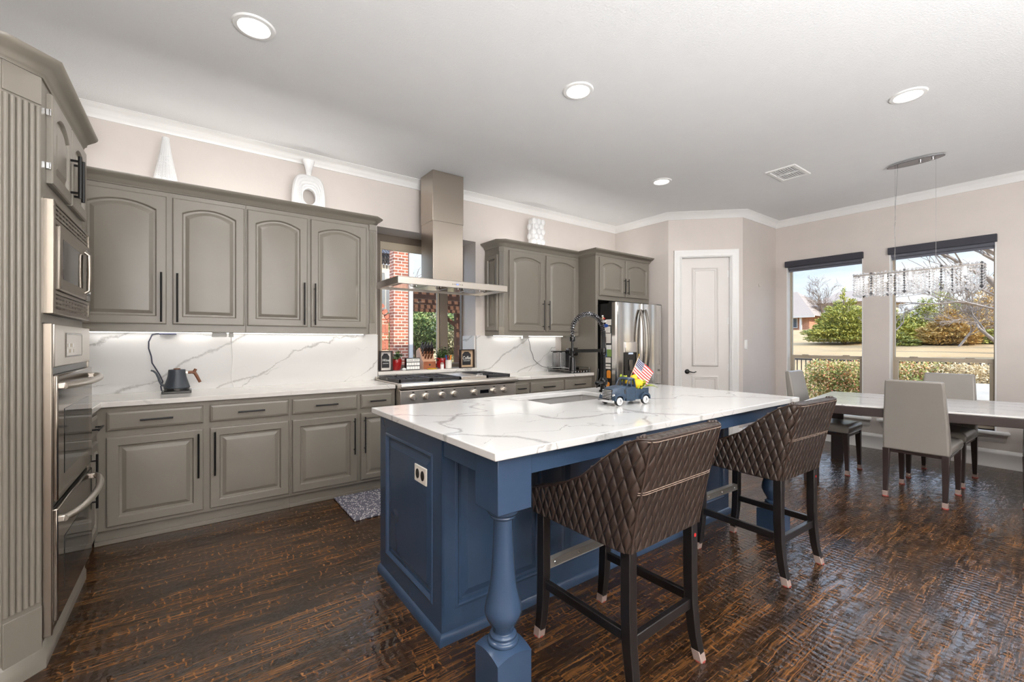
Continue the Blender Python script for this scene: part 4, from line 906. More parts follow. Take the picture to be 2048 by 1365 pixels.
obj('handle', M().tube([(qx-.02, qy-.01, IZ+.075), (qx-.095, qy-.03, IZ+.075)], [.014, .017], 12).ball((qx-.10, qy-.03, IZ+.075), .019, 12, 8).tube([(qx-.105, qy-.032, IZ+.04), (qx-.105, qy-.032, IZ+.09), (qx-.09, qy-.03, IZ+.18)], [.005, .007, .0055], 8), 'faucet_black', fc, smooth=60)
# ------------------------------------------------------------------ bar stools (front = local +y, towards the island)
def smooth_interp(tab, x):
    for (a, va), (b, vb) in zip(tab, tab[1:]):
        if (x-a)*(x-b) <= 0 and a != b:
            t = (x-a)/(b-a); return va+(vb-va)*t
    return tab[0][1] if abs(x-tab[0][0]) < abs(x-tab[-1][0]) else tab[-1][1]
TOPZ = [(.252, .664), (.235, .672), (.15, .698), (.064, .734), (.01, .766), (-.03, .788), (-.084, .843), (-.14, .902), (-.20, .962), (-.235, .977), (-.36, .972)]
def make_stool(label):
    r = root('bar_stool', (0, 0, 0), label, 'bar stool', None)
    hw, yf, yb, zb, rc, th = .242, .247, -.262, .556, .04, .055
    # plan path of the outer skin at the bottom: left front -> left back corner -> right back -> right front
    path = []; 
    for k in range(13): path.append((-hw, yf + (yb+rc-yf)*k/12, (-1, 0)))
    for k in range(1, 6): a = PI + PI/2*k/6; path.append((-hw+rc+rc*math.cos(a), yb+rc+rc*math.sin(a), (math.cos(a), math.sin(a))))
    for k in range(0, 13): path.append((-hw+rc + (2*hw-2*rc)*k/12, yb, (0, -1)))
    for k in range(1, 6): a = 1.5*PI + PI/2*k/6; path.append((hw-rc+rc*math.cos(a), yb+rc+rc*math.sin(a), (math.cos(a), math.sin(a))))
    for k in range(13): path.append((hw, yb+rc + (yf-yb-rc)*k/12, (1, 0)))
    NV = 12
    def pt(i, z, inset):
        x, y, n = path[i]; h = max(0, z-zb)/.42
        lean = -.092*h**1.15; fl = .018*h
        wgt = min(1, max(0, (yf-y)/(yf-yb)))                  # the back leans, the arm fronts stay put
        return Vector((x + n[0]*fl - n[0]*inset, y + lean*wgt**1.5 + n[1]*0 - n[1]*inset, z))
    U = [0]
    for a, b in zip(path, path[1:]): U.append(U[-1]+math.hypot(b[0]-a[0], b[1]-a[1]))
    def zt(i):
        return smooth_interp(TOPZ, path[i][1]-.0)
    rows = []; uvr = []
    n = len(path)
    for i in range(n):
        z1 = zt(i); col = []; uc = []
        for j in range(NV+1): z = zb+(z1-.010-zb)*j/NV; col.append(pt(i, z, 0)); uc.append((U[i], z))
        for (dz, ins) in ((-.003, .004), (0, .014), (0, th-.014), (-.003, th-.004)): col.append(pt(i, z1+dz, ins)); uc.append((U[i], z1+ins))
        zi = .60
        for j in range(6): z = z1-.012+(zi-z1+.012)*j/5; col.append(pt(i, z, th)); uc.append((U[i], z1+th+(z1-z)))
        rows.append(col); uvr.append(uc)
    m = M(); nc = len(rows[0]); Fc = []; UV = []
    for i in range(n-1):
        for j in range(nc-1):
            Fc.append((i*nc+j, (i+1)*nc+j, (i+1)*nc+j+1, i*nc+j+1)); UV.append((uvr[i][j], uvr[i+1][j], uvr[i+1][j+1], uvr[i][j+1]))
    Fc.append(tuple(range(nc))); UV.append(tuple((.02, .02) for _ in range(nc))); Fc.append(tuple((n-1)*nc+j for j in reversed(range(nc)))); UV.append(tuple((.02, .02) for _ in range(nc)))
    m.add([p for c in rows for p in c], Fc, uvs=UV)
    sh = obj('backrest', m, 'quilted_leather', r, smooth=50)
    # stitched seams and piping
    def line(ids, zf, off=.0025): return [pt(i, zf(i), -off) for i in ids]
    bk = [i for i in range(n) if path[i][2][1] < -.5]
    sm = M().tube(line(bk, lambda i: .775), .0013, 5).tube(line(bk, lambda i: .783), .0013, 5)
    sm.tube(line(bk, lambda i: zt(i)-.012), .0014, 5)
    obj('stitching', sm, 'stitch', sh)
    pp = M(); tl = [i for i in range(n)]
    pp.tube([pt(i, zt(i)-.004, .002) for i in tl], .0042, 6).tube([pt(i, zt(i)-.004, th-.002) for i in tl], .0042, 6)
    for i in (16, n-17): pp.tube([pt(i, zb+(zt(i)-.01-zb)*j/8, -.001) for j in range(9)], .0045, 6)
    obj('piping', pp, 'brown_leather', sh)
    # ruffled gather on the wing tops
    rf = M()
    for side in (range(8, 15), range(n-15, n-8)):
        for i in side:
            for q in (.25, .5, .75):
                c = pt(i, zt(i)+.001, th*q); rf.ball(c, .0075, 6, 4)
    obj('gathered_trim', rf, 'brown_leather', sh)
    cu = M().box(-hw+th-.004, hw-th+.004, yb+th+.0, yf-.004, .575, .655); obj('seat', cu, 'brown_leather', r, bevel=.03, seg=4)
    obj('seat_base', M().prism([(-hw+.01, yf-.006), (-hw+.01, yb+.03), (hw-.01, yb+.03), (hw-.01, yf-.006)], .549, .58), 'black_wood', r)
    lx, lyf, lyb = .205, .218, -.232; w = .042
    for sx in (-1, 1):
        fpts = [(sx*lx, lyf, .556), (sx*lx, lyf, .30), (sx*lx, lyf+.004, .18), (sx*lx, lyf+.014, .08), (sx*(lx+.004), lyf+.028, .0)]
        bpts = [(sx*lx, lyb, .556), (sx*lx, lyb, .34), (sx*lx, lyb-.004, .22), (sx*lx, lyb-.018, .10), (sx*(lx+.004), lyb-.040, .0)]
        for kind, P in (('front', fpts), ('rear', bpts)):
            tw_ = [.042, .042, .041, .038, .034]
            mm = M().loops([[(p[0]+a*t/2, p[1]+b*t/2, p[2]) for a, b in ((-1, -1), (1, -1), (1, 1), (-1, 1))] for p, t in zip(P, tw_)])
            lg = obj('leg', mm, 'black_wood', r, bevel=.003)
            p, t = P[-1], .037; q = P[-2]; f = .045/.09; qx_ = p[0]+(q[0]-p[0])*f; qy_ = p[1]+(q[1]-p[1])*f
            cap = M().loops([[(cx_+a*t/2, cy_+b*t/2, z) for a, b in ((-1, -1), (1, -1), (1, 1), (-1, 1))] for cx_, cy_, z in ((p[0], p[1], .0), (p[0]+(q[0]-p[0])*.05, p[1]+(q[1]-p[1])*.05, .004), (qx_, qy_, .045))])
            obj('foot_cap', cap, 'felt', lg, bevel=.003, label='pale see-through foot cap with a red felt pad')
            obj('felt_pad', M().lathe([(.001, 0), (.021, 0), (.021, .005), (.001, .005)], (p[0], p[1], 0), 14), 'felt_red', lg)
            if kind == 'rear' and sx == 1: obj('sticker', M().lathe([(.001, 0), (.008, 0), (.008, .001), (.001, .001)], n=12, mat=T((sx*lx, lyb-.0212, .505)) @ Matrix.Rotation(PI/2, 4, 'X')), 'red_plastic', lg, label='round red sticker dot')
    for sx in (-1, 1): obj('stretcher', M().box(sx*lx-.011, sx*lx+.011, lyb+.02, lyf-.02, .225, .262), 'black_wood', r, bevel=.003)
    obj('stretcher', M().box(-lx+.02, lx-.02, lyb-.014, lyb+.010, .205, .245), 'black_wood', r, bevel=.003)
    fr2 = obj('footrest', M().box(-lx+.02, lx-.02, lyf-.014, lyf+.012, .30, .338), 'black_wood', r, bevel=.003)
    obj('kick_plate', M().box(-lx+.02, lx-.02, lyf-.0155, lyf+.0135, .306, .3395).box(-lx+.02, lx-.02, lyf-.0155, lyf-.013, .303, .3395), 'brushed_plate', fr2, label='brushed metal plate over the footrest')
    for x in (-.15, 0, .15): obj('screw', M().lathe([(.001, 0), (.005, 0), (.004, .0015), (.001, .002)], n=10, mat=T((x, lyf-.0155, .322)) @ Matrix.Rotation(PI/2, 4, 'X')), 'chrome', fr2)
    return r
st = make_stool('brown quilted leather bar stool nearest the turned post at the island corner')
st2 = dup(st, (2.765, 1.255, 0), math.radians(-2), 'brown quilted leather bar stool at the far end of the island, beside the dining chairs')
st.location = (1.452, 1.236, 0); st.rotation_euler = (0, 0, math.radians(1.5))
for s_ in (st, st2): s_['group'] = 'bar stools at the island'

# ------------------------------------------------------------------ dining chairs (front = local +y)
def make_chair(label):
    r = root('dining_chair', (0, 0, 0), label, 'dining chair')
    w, yf, yb = .205, .26, -.25
    se = M(); prof = [(-.006, .43), (0, .42), (.0, .455), (.012, .475), (.03, .484)]
    L = []
    for ins, z in ((.012, .405), (.0, .415), (0, .455), (.008, .472), (.03, .484), (.09, .490)): L.append([(-w+ins, yb+.05+ins*.3, z), (w-ins, yb+.05+ins*.3, z), (w+.008-ins, yf-ins, z), (-w-.008+ins, yf-ins, z)])
    se.loops(L); obj('seat', se, 'grey_leather', r, bevel=.012, seg=3, smooth=60)
    bk = M(); L = []
    for z, hw_, y0, y1 in ((.398, .203, -.262, -.160), (.47, .203, -.268, -.165), (.60, .199, -.277, -.192), (.75, .192, -.290, -.222), (.90, .184, -.306, -.250), (.985, .178, -.316, -.268)): L.append([(-hw_, y0, z), (hw_, y0, z), (hw_, y1, z), (-hw_, y1, z)])
    bk.loops(L); obj('backrest', bk, 'grey_leather', r, bevel=.014, seg=3, smooth=60)
    obj('seat_rail', M().box(-w+.012, w-.012, yb+.01, yf-.012, .372, .408), 'espresso_wood', r, bevel=.003)
    obj('trim_strip', M().box(-w-.002, w+.002, yb+.055, yf-.001, .404, .410), 'chrome', r, label='thin bright strip under the seat')
    for sx in (-1, 1):
        for y, dy in ((yf-.03, .012), (yb+.01, -.035)):
            x = sx*(w-.024); L = [[(x+a*t, y+dyy+b*t, z) for a, b in ((-1, -1), (1, -1), (1, 1), (-1, 1))] for z, t, dyy in ((.405, .023, 0), (.30, .021, dy*.15), (.0, .014, dy))]
            lg = obj('leg', M().loops(L), 'espresso_wood', r, bevel=.003)
            obj('foot_cap', M().loops([[(x+a*t, y+dy*.98+b*t, z) for a, b in ((-1, -1), (1, -1), (1, 1), (-1, 1))] for z, t in ((.006, .0165), (.045, .0175))]), 'felt', lg, bevel=.002, label='pale see-through foot cap')
            obj('felt_pad', M().lathe([(.001, 0), (.022, 0), (.022, .007), (.001, .007)], (x, y+dy, 0), 14), 'felt_red', lg, label='round red felt pad')
    return r
chb = make_chair('grey leather dining chair seen from behind, in front of the dining table')
gch = 'grey leather dining chairs'
cc = dup(chb, (5.76, .90, 0), math.radians(88), 'grey leather dining chair across the table, with its back to the hedge window', gch)
ca = dup(chb, (5.31, 1.70, 0), math.radians(180), 'grey leather dining chair at the head of the table by the pantry corner', gch)
cd_ = dup(chb, (5.47, .155, 0), math.radians(-90), 'grey leather dining chair pushed under the table at the picture edge, only a foot showing', gch)
chb.location = (4.985, .895, 0); chb.rotation_euler = (0, 0, math.radians(-90)); chb['group'] = gch

# ------------------------------------------------------------------ dining table
tb = root('dining_table', (5.35, .55, 0), 'long dining table with white marble top and thick dark wood apron', 'table')
N1, F1 = Vector((4.575, 1.655)), Vector((5.81, 1.80)); dn = Vector((.268, -.963)); df = Vector((.225, -.974))
N2 = N1+dn*2.35; F2 = F1+df*2.37
def inset(poly, d):
    out = []; n = len(poly)
    for i in range(n):
        a, b, c = poly[i-1], poly[i], poly[(i+1) % n]
        e0 = (b-a).normalized(); e1 = (c-b).normalized(); n0 = Vector((-e0.y, e0.x)); n1 = Vector((-e1.y, e1.x)); mm = (n0+n1).normalized(); mm /= mm.dot(n0)
        out.append(b+mm*d)
    return out
poly = [N1, N2, F2, F1]
if sum(a.x*b.y-b.x*a.y for a, b in zip(poly, poly[1:]+poly[:1])) < 0: poly.reverse()
obj('tabletop', M().prism([(p.x, p.y) for p in inset(poly, .003)], .728, .742), 'table_marble', tb, bevel=.004, seg=3)
ap = M(); o_ = [(p.x, p.y) for p in poly]; ap.prism(o_, .655, .7279); obj('apron', ap, 'espresso_wood', tb, bevel=.004)
ip = inset(poly, .065)
for p in ip: obj('leg', M().box(-.055, .055, -.055, .055, 0, .66, T((p.x, p.y, 0)) @ RZ(math.radians(14))), 'espresso_wood', tb, bevel=.004)

# ------------------------------------------------------------------ chandelier
cx0, cy0, cy1 = 5.44, .59, 1.465; czt = 1.955
cd = root('chandelier', (cx0, (cy0+cy1)/2, 1.73), 'rectangular crystal chandelier hanging on thin wires over the dining table', 'chandelier')
ell = [(cx0+.08*math.cos(a), (cy0+cy1)/2+.205*math.sin(a)) for a in [2*PI*k/40 for k in range(40)]]
obj('ceiling_plate', M().prism(ell, H_-.022, H_-.016), 'chrome_dark', cd, bevel=.002); obj('ceiling_plate_back', M().prism([(cx0+(x-cx0)*.8, y*.95+.05*(cy0+cy1)/2) for x, y in ell], H_-.016, H_-.0005), 'chrome', cd)
for y in (.905, .99): obj('plate_knob', M().lathe([(.001, H_-.036), (.010, H_-.036), (.010, H_-.022)], (cx0, y, 0), 12), 'chrome', cd)
for y in (1.17, .885): obj('suspension_wire', M().tube([(cx0, y, H_-.02), (cx0, y, czt)], .0013, 6), 'chrome', cd)
cw = [(cx0, 1.15, H_-.02), (cx0+.004, 1.158, 2.8), (cx0, 1.168, 2.6)] + [(cx0+.004*math.sin(k*2.1), 1.171+.004*math.cos(k*1.7), 2.6-(2.6-czt)*k/10) for k in range(1, 11)]
obj('lamp_cable', M().tube(cw, .0022, 6), 'clear_plastic', cd)
hw_ = .10
fm = M(); rect = [(cx0-hw_, cy0), (cx0+hw_, cy0), (cx0+hw_, cy1), (cx0-hw_, cy1)]
for a, b in zip(rect, rect[1:]+rect[:1]): fm.bar((a[0], a[1], czt), (b[0], b[1], czt), .012, .012)
for y in (.7, .885, 1.03, 1.17, 1.35): fm.bar((cx0-hw_, y, czt), (cx0+hw_, y, czt), .008, .008)
obj('frame', fm, 'chrome', cd)
def octa(m, c, rx, rz):
    x, y, z = c; V = [(x+rx*math.cos(k*PI/3), y+rx*math.sin(k*PI/3), z) for k in range(6)] + [(x, y, z+rz), (x, y, z-rz)]
    m.add(V, [(k, (k+1) % 6, 6) for k in range(6)] + [((k+1) % 6, k, 7) for k in range(6)])
def strand(n_, dz): 
    m = M(); octa(m, (0, 0, .014), .013, .013)
    for k in range(n_):
        octa(m, (0, 0, -.014-dz*k), .0125 if k % 2 else .0095, dz*.54)
    octa(m, (0, 0, -.014-dz*n_-.006), .016, .021); return m
sA = strand(5, .032); proto = [None, None]; cnt = 0
spots = []
for k in range(33):
    y = cy0+(cy1-cy0)*k/32; spots += [(cx0-hw_, y), (cx0+hw_, y)]
for k in range(1, 7): x = cx0-hw_+2*hw_*k/7; spots += [(x, cy0), (x, cy1)]
for k in range(17): spots.append((cx0-.04 if k % 2 else cx0+.04, cy0+.03+(cy1-cy0-.06)*k/16))
for k, (x, y) in enumerate(spots):
    mt = 'crystal' if k % 9 else 'chrome_dark'
    if proto[mt == 'crystal'] is None:
        o = obj('crystal_strand', strand(7, .0235), mt, cd, smooth=0); o.matrix_parent_inverse = Matrix(); proto[mt == 'crystal'] = o
    else:
        o = proto[mt == 'crystal'].copy(); COL.objects.link(o); o.parent = cd
    o.location = (x-cd.location.x, y-cd.location.y, czt-cd.location.z + random.uniform(-.004, .006)); o.rotation_euler = (0, 0, random.uniform(0, 3))
for y in (.70, .88, 1.06, 1.24, 1.39):
    obj('bulb', M().ball((cx0, y, czt-.055), .016, 10, 8).lathe([(.009, -.04), (.009, 0)], (cx0, y, czt), 10), 'bulb_glow', cd)
    pl = bpy.data.lights.new('bulb_lamp', 'POINT'); pl.energy = .6; pl.shadow_soft_size = .02; pl.color = (1, .96, .9); po = bpy.data.objects.new('bulb_lamp', pl); COL.objects.link(po); po.location = (cx0, y+.04, czt-.07)

# rug
solo('kitchen_mat', M().box(.94, 2.35, 3.19, 3.758, .0005, .012), 'woven_rug', 'grey and white speckled kitchen mat on the floor before the range', 'mat', bevel=.004)
# ------------------------------------------------------------------ things on the counters
ky = 4.10; kx = -.093
kt = root('gooseneck_kettle', (kx, ky, .92), 'matte slate gooseneck kettle with walnut handle on the counter', 'kettle')
obj('body', M().lathe([(.001, .034), (.078, .034), (.080, .040), (.070, .075), (.059, .11), (.054, .135), (.052, .165), (.050, .172), (.001, .174)], (kx, ky, .92), 32), 'matte_slate', kt)
obj('lid_knob', M().lathe([(.001, .172), (.021, .172), (.021, .181), (.001, .183)], (kx, ky, .92), 20), 'walnut', kt)
sp_ = [(-.070, .055), (-.088, .062), (-.098, .085), (-.108, .12), (-.120, .150), (-.135, .166), (-.150, .172)]
obj('spout', M().tube([(kx+x, ky-.01, .92+z) for x, z in sp_], [.010, .0085, .008, .0075, .007, .0065, .006], 10), 'matte_slate', kt, smooth=60)
hb_ = obj('handle_bracket', M().box(kx+.048, kx+.072, ky-.008, ky+.008, 1.062, 1.076), 'steel', kt)
obj('handle', M().tube([(kx+.066, ky, 1.068), (kx+.092, ky, 1.069), (kx+.108, ky, 1.062), (kx+.120, ky, 1.038), (kx+.141, ky, .990)], [.011, .0115, .012, .0115, .010], 10).tube([(kx+.100, ky, 1.066), (kx+.114, ky, 1.093)], [.011, .010], 10), 'walnut', kt, smooth=50)
kb = root('kettle_base', (kx, ky, .92), 'square black heating base under the gooseneck kettle', 'kettle base')
obj('foot', M().box(kx-.088, kx+.088, ky-.085, ky+.085, .9205, .938), 'black_plastic', kb, bevel=.003); obj('plate', M().lathe([(.001, .018), (.076, .018), (.076, .0335), (.001, .0335)], (kx, ky, .92), 28), 'black_plastic', kb)
solo('extension_cord', M().tube([(-.20, 4.27, 1.366), (-.245, 4.262, 1.355), (-.265, 4.255, 1.30), (-.265, 4.25, 1.25), (-.25, 4.25, 1.19), (-.245, 4.245, 1.14), (-.22, 4.24, 1.09), (-.20, 4.23, 1.05), (-.15+-.03, 4.2, 1.0), (-.19, 4.17, .965), (-.185, 4.16, .935), (-.178, 4.13, .93)], .0045, 8), 'cord_blue', 'dark power cord looping from under the upper cabinet down to the kettle base', 'cord', smooth=60)
solo('plug_adapter', M().box(-.205, -.10, 4.235, 4.275, 1.355, 1.3715), 'cord_blue', 'dark plug strip tucked under the upper cabinet above the kettle', 'plug', bevel=.003)
solo('power_adapter', M().box(.125, .225, 4.20, 4.235, 1.338, 1.3715), 'white_plastic', 'white lighting adapter box under the upper cabinet right of the kettle', 'adapter', bevel=.004)
solo('plug_adapter', M().box(.238, .272, 4.20, 4.235, 1.338, 1.3715), 'white_plastic', 'small white plug beside the white adapter box under the cabinet', 'plug', bevel=.004)
solo('cable', M().tube([(.255, 4.215, 1.34), (.258, 4.24, 1.28), (.27, 4.268, 1.15), (.262, 4.268, 1.03), (.265, 4.262, .97), (.28, 4.25, .925)], .0022, 6), 'white_plastic', 'thin white cable hanging from the white plug down the backsplash', 'cable', smooth=60)
solo('cable', M().tube([(.05, 4.21, 1.37), (.065, 4.215, 1.356), (.09, 4.215, 1.35), (.126, 4.217, 1.352)], .002, 6), 'white_plastic', 'short white lead running into the white adapter box', 'cable', smooth=60)
solo('power_adapter', M().box(3.275, 3.375, 4.22, 4.25, 1.335, 1.3715), 'white_plastic', 'white lighting adapter box under the cabinet right of the hood', 'adapter', bevel=.004)
solo('extension_cord', M().tube([(3.375, 4.235, 1.355), (3.39, 4.24, 1.31), (3.42, 4.255, 1.25), (3.43, 4.26, 1.20), (3.47, 4.262, 1.13), (3.48, 4.262, 1.08), (3.53, 4.25, 1.03), (3.58, 4.21, .985), (3.64, 4.15, .97), (3.70, 4.10, .955)], .003, 6), 'black_plastic', 'thin black cord drooping from the white adapter to the coffee maker', 'cord', smooth=60)
# led strips under and above the cabinets
def led(x0, x1, y, z, label, up, power, d=.02):
    o = solo('light_strip', M().box(x0, x1, y-.006, y+.006, z-.004, z), 'led_strip', label, 'light strip', 'cabinet light strips')
    area('strip_lamp', ((x0+x1)/2, y, z+.004 if up else z-.006), x1-x0, power, rot=(PI, 0, 0) if up else (0, 0, 0), size_y=d, color=(1, .97, .93))
led(-.60, 1.33, 4.23, 1.3715, 'slim white light strip under the upper cabinets left of the hood', False, UNDER_W)
led(2.85, 3.95, 4.23, 1.3715, 'slim white light strip under the upper cabinet right of the hood', False, UNDER_W*.6)
led(-.70, 1.30, 4.05, uz1+.006, 'slim white light strip on top of the upper cabinets left of the hood', True, COVE_W)
led(2.85, 3.95, 4.05, uz1+.006, 'slim white light strip on top of the upper cabinet right of the hood', True, COVE_W*.55)
led(4.10, 5.00, 3.95, uz1+.006, 'slim white light strip on top of the refrigerator cabinet', True, COVE_W*.45)

# coffee maker and pod tray
cm = root('coffee_maker', (3.87, 4.02, .955), 'slim black coffee machine with grey water tank, beside the refrigerator panel', 'coffee maker')
X, Y, Z = 3.875, 3.99, .958
obj('body', M().box(X-.05, X+.05, Y+.02, Y+.17, Z, Z+.225), 'black_plastic', cm, bevel=.012); obj('column', M().lathe([(.001, 0), (.055, 0), (.055, .19), (.001, .19)], (X, Y+.03, Z), 24), 'black_plastic', cm)
obj('brew_head', M().box(X-.05, X+.05, Y-.085, Y+.06, Z+.165, Z+.255), 'black_plastic', cm, bevel=.02, seg=4); obj('lever', M().box(X-.055, X+.055, Y-.07, Y+.02, Z+.256, Z+.266), 'steel_dark', cm, bevel=.003)
obj('drip_tray', M().box(X-.055, X+.055, Y-.09, Y+.03, Z, Z+.02), 'black_plastic', cm, bevel=.006); obj('cup_stand', M().lathe([(.001, .02), (.04, .02), (.04, .026), (.001, .026)], (X, Y-.04, Z), 18), 'chrome', cm)
obj('water_tank', M().box(X-.19, X-.065, Y+.03, Y+.15, Z, Z+.215), 'clear_plastic', cm, bevel=.012); obj('tank_lid', M().box(X-.205, X-.02, Y+.02, Y+.16, Z+.216, Z+.226), 'black_plastic', cm, bevel=.003)
td = root('pod_tray', (3.80, 3.89, .92), 'chrome and glass coffee pod tray under the coffee machine', 'tray')
x0, x1, y0, y1 = 3.655, 3.965, 3.745, 4.20
obj('top_shelf', M().box(x0, x1, y0, y1, .949, .957), 'steel_dark', td, bevel=.002); obj('drawer', M().box(x0+.01, x1-.01, y0+.005, y1-.01, .926, .946), 'clear_plastic', td, bevel=.003)
for x in (x0+.006, x1-.006):
    for y in (y0+.006, y1-.006): obj('leg', M().lathe([(.001, 0), (.005, 0), (.005, .062), (.007, .063), (.007, .067), (.001, .067)], (x, y, .9205), 10), 'chrome', td)
obj('rail', M().tube([(x0+.006, y0+.006, .98), (x0+.006, y1-.006, .98), (x1-.006, y1-.006, .98), (x1-.006, y0+.006, .98)], .003, 6), 'chrome', td)
for k in range(6):
    solo('coffee_pod', M().lathe([(.001, 0), (.011, 0), (.015, .018), (.001, .019)], (x0+.04+k*.046, y0+.03, .9265), 12), 'chrome', 'silver coffee pod in the front row of the pod tray', 'coffee pod', 'coffee pods in the tray')

# vases on top of the cabinets (they stand on the carcass roof)
vz = uz1+.001
va = root('vase', (-.16, 4.135, vz), 'tall white teardrop vase with ribbed body, above the first upper cabinet door', 'vase')
P = [(.001, .0), (.062, .0), (.070, .03), (.0735, .075), (.072, .12), (.066, .17), (.056, .22), (.044, .28), (.034, .34), (.027, .39), (.023, .43), (.022, .452), (.018, .452), (.016, .40)]
n = 36; L = []
for r_, z in P:
    amp = .0016 if .03 < z < .40 else 0; L.append([(-.16+(r_+amp*math.cos(18*2*PI*i/72))*math.cos(2*PI*i/72), 4.135+(r_+amp*math.cos(18*2*PI*i/72))*math.sin(2*PI*i/72), vz+z) for i in range(72)])
obj('body', M().loops(L, True, False), 'ceramic_white', va, smooth=60)
dm_ = M()
for j in range(14):
    for i in range(9):
        a = -PI/2 + (i-4)*.21 - .0; z = .13+j*.013; rr = smooth_interp([(zz, r_) for r_, zz in P[:11]], z); dm_.ball((-.16+rr*math.cos(a), 4.135+rr*math.sin(a), vz+z), .0042, 6, 4)
obj('bead_texture', dm_, 'ceramic_white', va)
vb = root('vase', (.825, 4.14, vz), 'white sculptural vase with a hole through its ringed square body, above the third cabinet door', 'vase')
def sqr(a, hx, hz, p):
    c, s = math.cos(a), math.sin(a); return (hx*math.copysign(abs(c)**p, c), hz*math.copysign(abs(s)**p, s))
K = 64; vcx, vcz = .825, vz+.205; L = []
rings = [(.052, .068, .030, .9), (.060, .078, .036, .85), (.066, .085, .030, .8), (.074, .098, .040, .75), (.081, .107, .033, .7), (.090, .122, .041, .66), (.098, .132, .034, .62), (.107, .147, .040, .58), (.115, .157, .033, .55), (.124, .172, .036, .52), (.132, .184, .024, .5), (.136, .190, .010, .5)]
front = [[(vcx+x*(1 - .12*(z/.19 if z > 0 else 0)), 4.14-dep, vcz+z*(1.0 if z > 0 else 1.06)) for x, z in [sqr(2*PI*k/K, hx, hz, p) for k in range(K)]] for hx, hz, dep, p in rings]
back = [[(x, 4.14+(4.14-y), z) for x, y, z in l] for l in reversed(front)]
allL = front+back; m = M(); m.loops(allL + [allL[0]], False, False); 
obj('body', m, 'ceramic_white', vb, smooth=60)
obj('neck', M().lathe([(.020, .385), (.020, .405), (.026, .44), (.036, .48), (.050, .515), (.053, .525), (.049, .527), (.030, .47)], (vcx, 4.14, vz), 24, False, sq=.75), 'ceramic_white', vb)
obj('foot', M().box(vcx-.10, vcx+.10, 4.115, 4.165, vz, vz+.03), 'ceramic_white', vb, bevel=.008)
tick = M()
for hx, hz, dep, p in (rings[2], rings[4], rings[6], rings[8]):
    for k in range(72):
        x, z = sqr(2*PI*k/72, hx, hz, p); tick.box(vcx+x*(1-.12*(z/.19 if z > 0 else 0))-.0013, vcx+x*(1-.12*(z/.19 if z > 0 else 0))+.0013, 4.14-dep-.0075, 4.14-dep+.002, vcz+z*(1.0 if z > 0 else 1.06)-.0045, vcz+z*(1.0 if z > 0 else 1.06)+.0045)
obj('ribbing', tick, 'ceramic_white', vb, smooth=0)
vc = root('vase', (3.42, 4.14, vz), 'tall square white vase with egg shaped dimples, above the cabinet right of the hood', 'vase')
obj('body', M().box(3.335, 3.51, 4.09, 4.19, vz, vz+.44), 'ceramic_white', vc, bevel=.012, seg=3)
dd_ = M()
for row in range(7):
    for i in range(2 if row % 2 else 3):
        x = 3.385+.075*i if row % 2 else 3.35+.073*i; z = vz+.045+row*.060
        dd_.ball((min(max(x, 3.352), 3.492), 4.088, z), .036, 14, 10, sc=(.92, .35, 1.05))
        if i == 0: dd_.ball((3.333, 4.11+.06*(row % 2), z), .036, 14, 10, sc=(.3, .85, 1.05))
obj('dimples', dd_, 'ceramic_white', vc, smooth=60)
wk = M()
for k in range(14):
    a = k*.45; wk.tube([(-.86+.09*math.cos(a+t*.5)*math.sin(t*PI), 2.52+.09*math.sin(a+t*.5)*math.sin(t*PI), 2.425+.20*t) for t in [q/8 for q in range(9)]], .0035, 5)
solo('woven_ornament', wk, 'cord_blue', 'blue and white woven wire ornament on top of the oven tower, at the picture corner', 'ornament', smooth=60)
# ------------------------------------------------------------------ toy truck with lemons on the island
TH = math.atan2(.154, -.988); TO = Vector((2.134, 1.733, IZ+.001)); TM = T(TO) @ RZ(TH)
tk = root('toy_truck', TO, 'vintage dark blue metal toy pickup truck on the island top, loaded with lemons', 'toy truck')
def hull(secs, mat=TM):
    """cross-sections along x: (x, half width bottom, half width top, z0, z1)"""
    L = []
    for x, w0, w1, z0, z1 in secs: L.append([(x, -w0, z0), (x, w0, z0), (x, w0, (z0+z1)*.55), (x, w1, z1-.006), (x, w1*.85, z1), (x, -w1*.85, z1), (x, -w1, z1-.006), (x, -w0, (z0+z1)*.55)])
    return M().loops(L, mat=mat)
obj('bonnet', hull([(.028, .052, .050, .034, .112), (.07, .051, .046, .034, .110), (.115, .048, .040, .034, .103), (.133, .046, .036, .034, .094)]), 'truck_paint', tk, bevel=.003)
gm = M()
for k in range(6): gm.box(.131, .139, -.040, .040, .040+k*.0092, .0445+k*.0092, TM)
obj('grille', gm, 'chrome', tk, bevel=.001); obj('grille_back', M().box(.128, .1345, -.041, .041, .036, .094, TM), 'black_plastic', tk)
obj('cab', M().loops([[(x, y, z) for x, y in ((.030, -.054), (.030, .054), (-.042, .054), (-.042, -.054))] for z in (.022, .062, .104)], mat=TM).box(-.0421, .030, -.0545, .0545, .101, .106, TM), 'truck_paint', tk, bevel=.004)
cabm = M(); zt_, zb_ = .152, .104
for sy in (-1, 1):
    cabm.bar((.026, sy*.050, zb_), (.006, sy*.043, zt_), .006, .006, TM).bar((-.010, sy*.050, zb_), (-.014, sy*.043, zt_), .005, .008, TM).bar((-.040, sy*.050, zb_), (-.036, sy*.043, zt_), .006, .010, TM)
cabm.box(-.040, -.034, -.05, .05, zb_, .118, TM).box(-.039, -.034, -.045, .045, .142, zt_, TM)
obj('window_posts', cabm, 'truck_paint', tk); 
